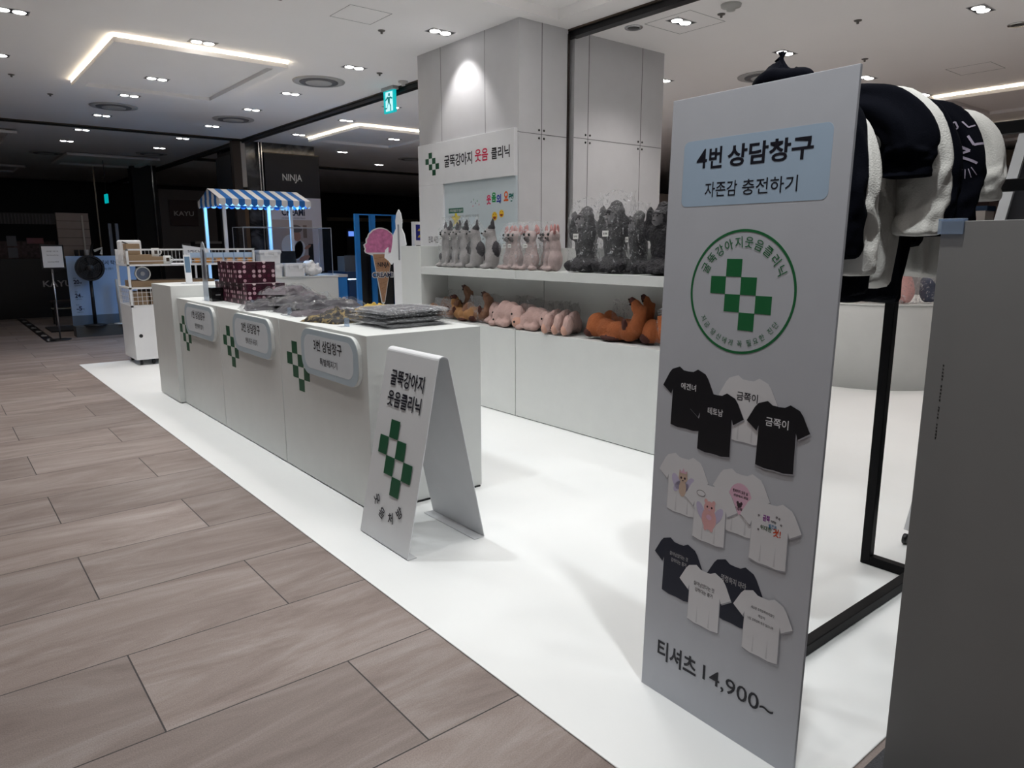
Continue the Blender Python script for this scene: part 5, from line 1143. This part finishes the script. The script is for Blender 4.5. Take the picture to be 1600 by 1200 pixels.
m = MB(); pel(m, 5.87, 1.66, .085, .13, .005, 0, .35); pel(m, 6.02, 1.2, .12, .045, .005, 0, .3); pel(m, 6.1, 1.42, .08, .03, .005, 0, .5); m.build('printed_skin', mat('poster_skin', (.42, .22, .17), .6), pr)
m = MB(); pel(m, 5.87, 1.78, .13, .075, .007, 0, -.1); m.build('printed_hair', mat('poster_hair', (.14, .12, .12), .7), pr)
m = MB(); m.frame(F, [(6.1, 1.05), (6.22, 1.05), (6.22, 1.48), (6.12, 1.48)], .003, .004); m.build('printed_appliance', BLACK, pr)
MB().box((6.02, 14.136, 1.6), (6.1, 14.14, 1.85)).build('printed_hooks', mat('poster_brown', (.2, .15, .13), .6), t)
for x in (5.215, 5.265): MB().box((x, 14.12, 0), (x+.016, 14.22, CEIL)).build('chrome_strip', CHROME, t)
t = thing('side_panel', 'dark panel with pale lettering on the left side of the marble column', 'sign', (4.98, 15.2, 0)); MB().box((4.9, 14.8, 1.2), (4.99, 15.7, 3.2)).build('panel', mat('shark_board', (.02, .02, .028), .5), t)
MB().text('Shark', FX(4.9, 15.62, 2.35), (.1, 0, .72, .22), .004, .02).build('lettering', mat('logo_silver', (.62, .62, .62), .4), t)
t = thing('shutter_post', 'dark brown shutter post with a beige plate left of the marble column', 'post', (4.8, 14.2, 0)); MB().box((4.72, 14.1, 0), (4.87, 14.22, CEIL)).build('post_body', BRN, t); MB().box((4.872, 14.1, 2.54), (4.955, 14.2, 3.36)).build('plate', mat('plate_beige', (.4, .36, .32), .6), t)
MB().box((4.872, 14.12, 0), (4.95, 14.2, 2.5)).build('lower_post', mat('post_orange_brown', (.10, .05, .02), .5), t)
# blue counters
t = thing('blue_counter', 'bright blue counter end with white top right of the service counter', 'counter', (5.1, 10.7, 0)); MB().box((5.03, 10.6, .006), (5.2, 11.3, .96)).build('body', BLUE, t); MB().box((5.02, 10.59, .96), (5.21, 11.31, 1.0)).build('counter_top', mat('top_grey', (.4, .4, .42), .4), t)
MB().text('Mi', FY(10.6, 5.03, .006), (.02, .56, .13, .64), .003, .04).build('lettering', WHITE, t)
t = thing('navy_counter', 'dark blue counter with a light strip under its top, behind the blue frame', 'counter', (6.4, 12.5, 0)); MB().box((6.12, 12.4, 0), (7.2, 13.1, .84)).build('body', DBLUE, t); MB().box((6.05, 12.36, .84), (7.25, 13.15, .97)).build('counter_top', mat('navy_top', (.008, .03, .08), .4), t); MB().box((6.1, 12.385, .822), (7.2, 12.398, .838)).build('light_strip', emis('strip_cool', (.75, .9, 1), 3), t)
t = thing('wire_basket', 'grey wire mesh basket on the dark blue counter', 'basket', (6.3, 12.6, .97)); m = MB()
for k in range(14): m.box((6.1+k*.03, 12.5, .9705), (6.108+k*.03, 12.51, 1.27)); 
for k in range(9): m.box((6.1, 12.5, .9705+k*.035), (6.5, 12.51, .978+k*.035))
m.box((6.1, 12.52, .9705), (6.5, 12.8, 1.25)); m.build('wire_mesh', mat('basket_grey', (.14, .14, .15), .5), t)
t = thing('light_box', 'white framed light box with small blue pictures between cut-out and column', 'display', (5.55, 9.0, 0)); MB().box((5.49, 9.0, 0), (5.75, 9.08, 1.78)).build('case', OFFW, t); MB().box((5.515, 8.996, 1.52), (5.74, 9.0, 1.74)).build('picture_panel', mat('panel_royal', (.01, .015, .2), .4), t); MB().box((5.515, 8.996, .3), (5.74, 9.0, 1.45)).build('dark_pane', BLACK, t)
m = MB()
for i in range(2):
    for j in range(2): m.frame(FY(8.996, 5.53+i*.1, 1.55+j*.09), [(.01, .01), (.05, .01), (.07, .05), (.03, .04)], 0, .001)
m.build('small_pictures', mat('pic_yellow', (.5, .35, .05), .5), t)
# far shops
t = thing('shop_front', 'far dark shop front with a beige lit header behind the blue frame', 'shop front', (13, 24, 0)); MB().box((11.2, 24, 2.3), (14.8, 24.2, 2.42)).build('header_strip', mat('header_beige', (.25, .22, .17), .5), t); MB().box((11, 24.2, 0), (15, 24.4, 2.6)).build('shutter', mat('shutter_black', (.008, .008, .01), .5), t)
o = MB().box((9.95, 20, 1.72), (10.1, 20.05, 1.86)).build('blue_indicator', emis('indicator_blue', (.15, .3, .9), 1.0)); tag(o, 'small glowing blue screen in the dark shop left of the blue frame', 'screen')
MB().box((9.9, 20.06, 0), (10.2, 20.3, 1.95)).build('mount', BLACK, o)
def shop(x0, x1, y, z0, z1, txt, tb, nm, lab, m_, tm):
    t = thing(nm, lab, 'shop sign', (x0, y, z0)); MB().box((x0, y, z0), (x1, y+.12, z1)).build('panel', m_, t); MB().text(txt, FY(y, 0, 0), tb, .004, .02).build('lettering', tm, t); return t
KT = mat('kayu_grey', (.35, .33, .33), .5)
t = shop(1.0, 2.9, 17.6, 0, 1.2, 'KAYU', (1.85, .62, 2.37, .75), 'cafe_counter', 'black cafe counter with grey capital lettering at the far left', mat('counter_black', (.012, .011, .012), .4), KT)
t = thing('wood_panel', 'pale wooden wall panel above the black cafe counter', 'panel', (2.3, 18.1, 0)); MB().box((2.28, 18.1, 0), (2.88, 18.2, 2.14)).build('boards', mat('pale_wood', (.42, .34, .30), .6), t); s = MB()
for z in (1.45, 1.62, 1.8, 1.97): s.box((2.28, 18.097, z), (2.88, 18.1, z+.008))
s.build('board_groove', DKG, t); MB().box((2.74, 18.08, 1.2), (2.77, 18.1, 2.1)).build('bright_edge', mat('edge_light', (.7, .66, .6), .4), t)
t = thing('cafe_header', 'dark ribbed header over the cafe opening at far left', 'panel', (1.3, 18, 2)); MB().box((.6, 18.1, 1.9), (2.26, 18.2, 2.12)).build('header', mat('header_dark', (.05, .045, .045), .6), t); s = MB()
for k in range(26): s.box((.65+k*.06, 18.08, 1.9), (.675+k*.06, 18.1, 2.1))
s.build('ribs', mat('rib_dark', (.08, .075, .075), .6), t)
t = thing('cafe_display', 'dim shelf of goods inside the dark cafe at far left', 'shelf', (1.7, 18.4, 0)); MB().box((1.2, 18.5, 0), (2.26, 18.8, 1.55)).build('shelving', mat('cafe_goods', (.09, .06, .06), .7, var=.9, scale=16), t); MB().box((1.75, 18.48, 1.5), (2.05, 18.5, 1.62)).build('pink_label', mat('label_rose', (.3, .12, .13), .6), t)
for i, (x, z) in enumerate(((1.33, 1.45), (1.33, 1.22))): tag(MB().box((x, 17.55, z), (x+.16, 17.57, z+.2)).build('poster', mat('poster_dim', (.12, .12, .14), .6)), ['upper dim notice hanging at the far left edge', 'lower dim notice hanging at the far left edge'][i], 'notice')
for i, (x, h, r, m_) in enumerate(((2.53, 1.2, .045, DKG), (2.63, 1.2, .045, DKG), (2.72, 1.2, .04, OFFW))):
    o = MB().lathe((x, 17.75, h), [(r*.7, 0), (r, .17), (r*.9, .17), (r*.6, .01)], 16).build('cup', m_); tag(o, ['left dark tumbler on the cafe counter', 'right dark tumbler on the cafe counter', 'small white cup beside the tumblers on the cafe counter'][i], 'cup', 'cups on the cafe counter')
t = shop(4.75, 6.1, 20, .0, 2.75, '', (0, 0, 1, 1), 'x', 'x', BRN, KT) if False else None
t = thing('dark_kiosk', 'dark brown shop wall with a square lettered sign left of the awning', 'shop sign', (5.4, 20, 0)); MB().box((4.78, 20, 0), (6.15, 20.2, 2.85)).build('wall_panel', mat('kiosk_brown', (.14, .12, .12), .6), t); MB().box((5.0, 19.97, 1.95), (5.68, 20, 2.6)).build('sign_plate', mat('sign_brown', (.06, .035, .035), .5), t)
MB().text('KAYU', FY(19.97, 0, 0), (5.1, 2.2, 5.58, 2.32), .004, .02).build('lettering', mat('kayu_bright', (.6, .57, .57), .5), t)
t = thing('coffee_machine', 'dark coffee machine standing in front of the brown shop wall', 'appliance', (5.7, 19.4, 0)); MB().box((5.25, 19.3, 0), (6.1, 19.7, 1.1)).build('counter_body', BLACK, t); MB().box((5.35, 19.35, 1.1), (6.0, 19.65, 1.55)).build('machine_body', DKG, t); MB().box((5.38, 19.33, 1.5), (6.05, 19.66, 1.56)).build('top_rail', mat('rail_grey', (.3, .3, .3), .4, .5), t); MB().box((5.08, 19.4, 1.1), (5.28, 19.42, 1.5)).build('small_notice', KT, t)
o = thing('chrome_post', 'thin chrome shutter guide at the corner of the dark shops', 'post', (4.66, 20, 0)); MB().box((4.64, 19.9, 0), (4.67, 19.93, CEIL)).build('guide', CHROME, o); MB().box((4.2, 19.95, 0), (4.76, 20.3, CEIL)).build('dark_pier', mat('pier_black', (.012, .012, .014), .5), o)
o = thing('chrome_post', 'short chrome guide behind the fan poster', 'post', (3.5, 20.5, 0)); MB().box((3.46, 20.5, 0), (3.49, 20.53, CEIL)).build('guide', mat('guide_gold', (.3, .24, .18), .3, .8), o)
o = MB().box((3.44, 19.0, 2.42), (3.47, 19.3, 2.62)).build('exit_sign', MATS['exit_teal']); tag(o, 'tiny teal exit sign far off in the dark at the left', 'exit sign')
MB().box((3.45, 19.1, 2.62), (3.46, 19.12, CEIL)).build('drop_rod', DKG, o)
for i, x in enumerate((2.69, 2.8)): tag(MB().box((x, 15.0, 0), (x+.05, 15.05, 1.85)).build('metal_post', mat('post_grey', (.13, .14, .17), .4, .3)), ['left one of two grey posts behind the fan poster', 'right one of two grey posts behind the fan poster'][i], 'post', 'grey posts behind the fan poster')
t = thing('hair_dryer_stand', 'dark stand with a white hair dryer behind the fan poster', 'stand', (2.45, 15.2, 0)); MB().box((2.25, 15.1, 0), (2.65, 15.3, 1.25)).build('plinth', DKG, t); MB().tube([(2.38, 15.2, 1.25), (2.42, 15.2, 1.45), (2.44, 15.2, 1.5)], .02, 8).build('holder', BLACK, t); MB().tube([(2.45, 15.2, 1.36), (2.58, 15.2, 1.41), (2.56, 15.2, 1.3)], .025, 8).build('hair_dryer', OFFW, t)
# fan poster and fans
t = thing('fan_poster', 'large blue poster board with fan lettering on a dark plinth at the left', 'poster', (2.2, 13.6, 0)); F = FY(13.6, 1.78, .17); Wd, Hd = 1.0, 1.12
MB().box((1.78, 13.6, .17), (2.78, 13.63, 1.29)).build('board', mat('poster_sky', (.33, .46, .68), .5, var=.12, scale=1.5), t); MB().box((1.78, 13.598, .17), (2.78, 13.6, .33)).build('sea_print', mat('poster_sea', (.10, .14, .2), .5), t)
MB().box((1.78, 13.35, 0), (2.8, 13.66, .17)).build('plinth', mat('plinth_grey', (.07, .07, .07), .5), t)
ptext(t, '스탠드형에서 탁상형', F, (.22, .97, .82, 1.05), NAVY, .003); ptext(t, '캠핑까지 가능한 만능 선풍기', F, (.3, .89, .66, .93), NAVY, .003, .004)
for v, s_, u_ in ((.67, '20', 'M'), (.45, '24', 'hr'), (.24, '-5', '℃')):
    ptext(t, s_, F, (.07, v, .15, v+.07), NAVY, .003, .03); ptext(t, u_, F, (.155, v+.005, .185, v+.03), NAVY, .003); ptext(t, '최대', F, (.07, v+.085, .11, v+.105), NAVY, .003, .0); ptext(t, '서큘레이터', F, (.07, v-.035, .16, v-.015), NAVY, .003, .0)
def fan(x, y, z0, zc, r, lab):
    t = thing('pedestal_fan', lab, 'fan', (x, y, z0)); MB().lathe((x, y, z0), [(.17, 0), (.17, .015), (.05, .03)], 28).build('base', BLACK, t); MB().lathe((x, y, z0+.02), [(.03, 0), (.024, zc-z0-.2)], 14).build('pole', BLACK, t)
    F = (Vector((x, y-.04, zc)), Vector((1, 0, 0)), Vector((0, 0, 1)), Vector((0, -1, 0)))
    MB().ring(F, (0, 0), r-.03, r, -.06, .05, 40).build('guard_ring', BLACK, t); g = MB()
    for k in range(1, 7): g.ring(F, (0, 0), r*k/7, r*k/7+.004, .048, .052, 32)
    for k in range(12): a = k*PI/6; g.frame(F, [(.02*math.cos(a)-.002*math.sin(a), .02*math.sin(a)+.002*math.cos(a)), (.02*math.cos(a)+.002*math.sin(a), .02*math.sin(a)-.002*math.cos(a)), ((r-.02)*math.cos(a)+.002*math.sin(a), (r-.02)*math.sin(a)-.002*math.cos(a)), ((r-.02)*math.cos(a)-.002*math.sin(a), (r-.02)*math.sin(a)+.002*math.cos(a))], .046, .05)
    MB().ring(F, (0, 0), .0005, r-.01, -.06, -.055, 32).build('back_guard', BLACK, t); g.build('grille', mat('grille_dark', (.03, .03, .035), .4), t); b_ = MB()
    for k in range(5):
        a = k*2*PI/5; b_.frame(F, [((r*.85)*math.cos(a+d)*q, (r*.85)*math.sin(a+d)*q) for d, q in ((0, .2), (-.1, .95), (.3, 1), (.55, .9), (.4, .25))], -.01, .005)
    b_.build('blades', mat('blade_black', (.015, .015, .018), .3), t); MB().lathe((x, y-.1, zc), [(.045, -.02), (.05, .0), (.05, .12)], 20, axis='Y').build('hub', DKG, t)
fan(2.07, 13.42, .171, 1.10, .205, 'black pedestal fan in front of the blue poster')
t = thing('tube_fan', 'slim white tube stand on a round white foot before the blue poster', 'fan', (2.5, 13.42, .171)); MB().lathe((2.5, 13.45, .171), [(.15, 0), (.15, .012), (.03, .02)], 28).build('base', WHITE, t); MB().lathe((2.46, 13.45, .19), [(.028, 0), (.03, .33), (.036, .34), (.036, .72)], 16).build('tube', WHITE, t)
t = thing('notice_stand', 'framed white notice on a slim black pole left of the blue poster', 'notice stand', (1.53, 13.2, 0)); MB().lathe((1.53, 13.2, 0), [(.15, 0), (.15, .012), (.02, .02)], 24).build('base', BLACK, t); MB().lathe((1.53, 13.2, .02), [(.012, 0), (.012, 1.1)], 10).build('pole', CHROME, t)
MB().box((1.40, 13.17, 1.10), (1.71, 13.19, 1.47)).build('frame', BLACK, t); MB().box((1.42, 13.165, 1.125), (1.69, 13.17, 1.445)).build('paper', OFFW, t)
for a_, s_ in ((1.36, '매장 안내'), (1.3, 'Please ask our staff for help'), (1.2, 'opening notice'), (1.15, 'DYNAFIX')): 
    if s_ != 'DYNAFIX': ptext(t, s_, FY(13.165, 1.42, 0), (.06, a_, .21, a_+.02), DKG, .002, .003)
# floor tape
t = thing('floor_tape', 'black floor tape with pale stamped marks outlining the fan display', 'floor tape', (1.4, 13, 0)); m = MB().box((1.32, 12.98, 0.0005), (1.46, 19.7, .002)); m.build('wide_tape', BLACK, t); m = MB()
for k in range(9): y = 13.15+k*.72; m.box((1.355, y, .002), (1.43, y+.18, .0025)); m.box((1.38, y+.22, .002), (1.41, y+.3, .0025))
m.build('stamped_marks', mat('stamp_grey', (.3, .3, .3), .6), t); MB().box((1.46, 12.98, .0005), (3.2, 13.0, .002)).build('thin_tape', BLACK, t); MB().box((1.5, 17.4, .0005), (3.0, 17.43, .002)).build('thin_tape', BLACK, t)
o = MB().box((1.55, 14.4, .0005), (2.6, 15.2, .03)).build('dark_mat', DKG); tag(o, 'dark grey flat mat behind the notice stand', 'mat')
t = thing('low_table', 'low dark table with pale papers behind the notice stand', 'table', (1.9, 16, 0)); MB().box((1.75, 15.6, .42), (2.3, 16.0, .45)).build('table_top', BRN, t); MB().box((1.75, 15.65, .3), (2.2, 15.95, .31)).build('papers', mat('paper_cream', (.6, .55, .45), .6), t)
for x in (1.77, 2.25):
    for y in (15.63, 15.95): MB().box((x, y, 0), (x+.03, y+.03, .42)).build('leg', BRN, t)
# right-hand background
MV = mat('mauve_panel', (.20, .10, .11), .6); MVD = mat('mauve_dark', (.09, .06, .062), .6)
t = thing('fluted_wall', 'mauve fluted shop wall glimpsed right of the second column', 'wall panel', (16, 13, 0)); MB().box((14.0, 12.6, 0), (21.5, 12.8, 2.3)).build('wall_body', MVD, t); s = MB()
for k in range(60): s.box((14.02+k*.12, 12.57, 0), (14.08+k*.12, 12.6, 2.3))
s.build('fluting', MV, t); MB().box((14, 12.5, 2.3), (21.5, 12.8, 2.75)).build('pale_header', mat('header_pale', (.55, .5, .47), .5), t)
t = thing('brown_pavilion', 'dark brown faceted shop unit seen beside the clothes rack', 'shop front', (18, 6, 0)); 
MB().loft([[Vector((18.2+1.1*math.cos(PI/3*k), 5.6+1.1*math.sin(PI/3*k), z)) for k in range(6)] for z in (0, 3.0)], sm=False).build('walls', MATS['mauve_dark'], t); MB().loft([[Vector((18.2+1.2*math.cos(PI/3*k), 5.6+1.2*math.sin(PI/3*k), z)) for k in range(6)] for z in (3.0, 3.3)], sm=False).build('cornice', BRN, t)
t = thing('white_shelf_unit', 'pale counter with dark glass top far behind the clothes rack', 'counter', (15, 4.5, 0)); MB().box((13.8, 3.2, 0), (14.4, 5.6, 1.75)).build('body', mat('counter_grey', (.16, .15, .16), .5), t); MB().box((13.75, 3.2, 0), (13.8, 5.6, 1.55)).build('front', OFFW, t); MB().box((13.9, 4.6, 1.75), (14.3, 4.9, 2.0)).build('white_box', OFFW, t); MB().box((13.9, 4.58, 2.0), (14.3, 4.92, 2.08)).build('dark_lid', DBLUE, t)
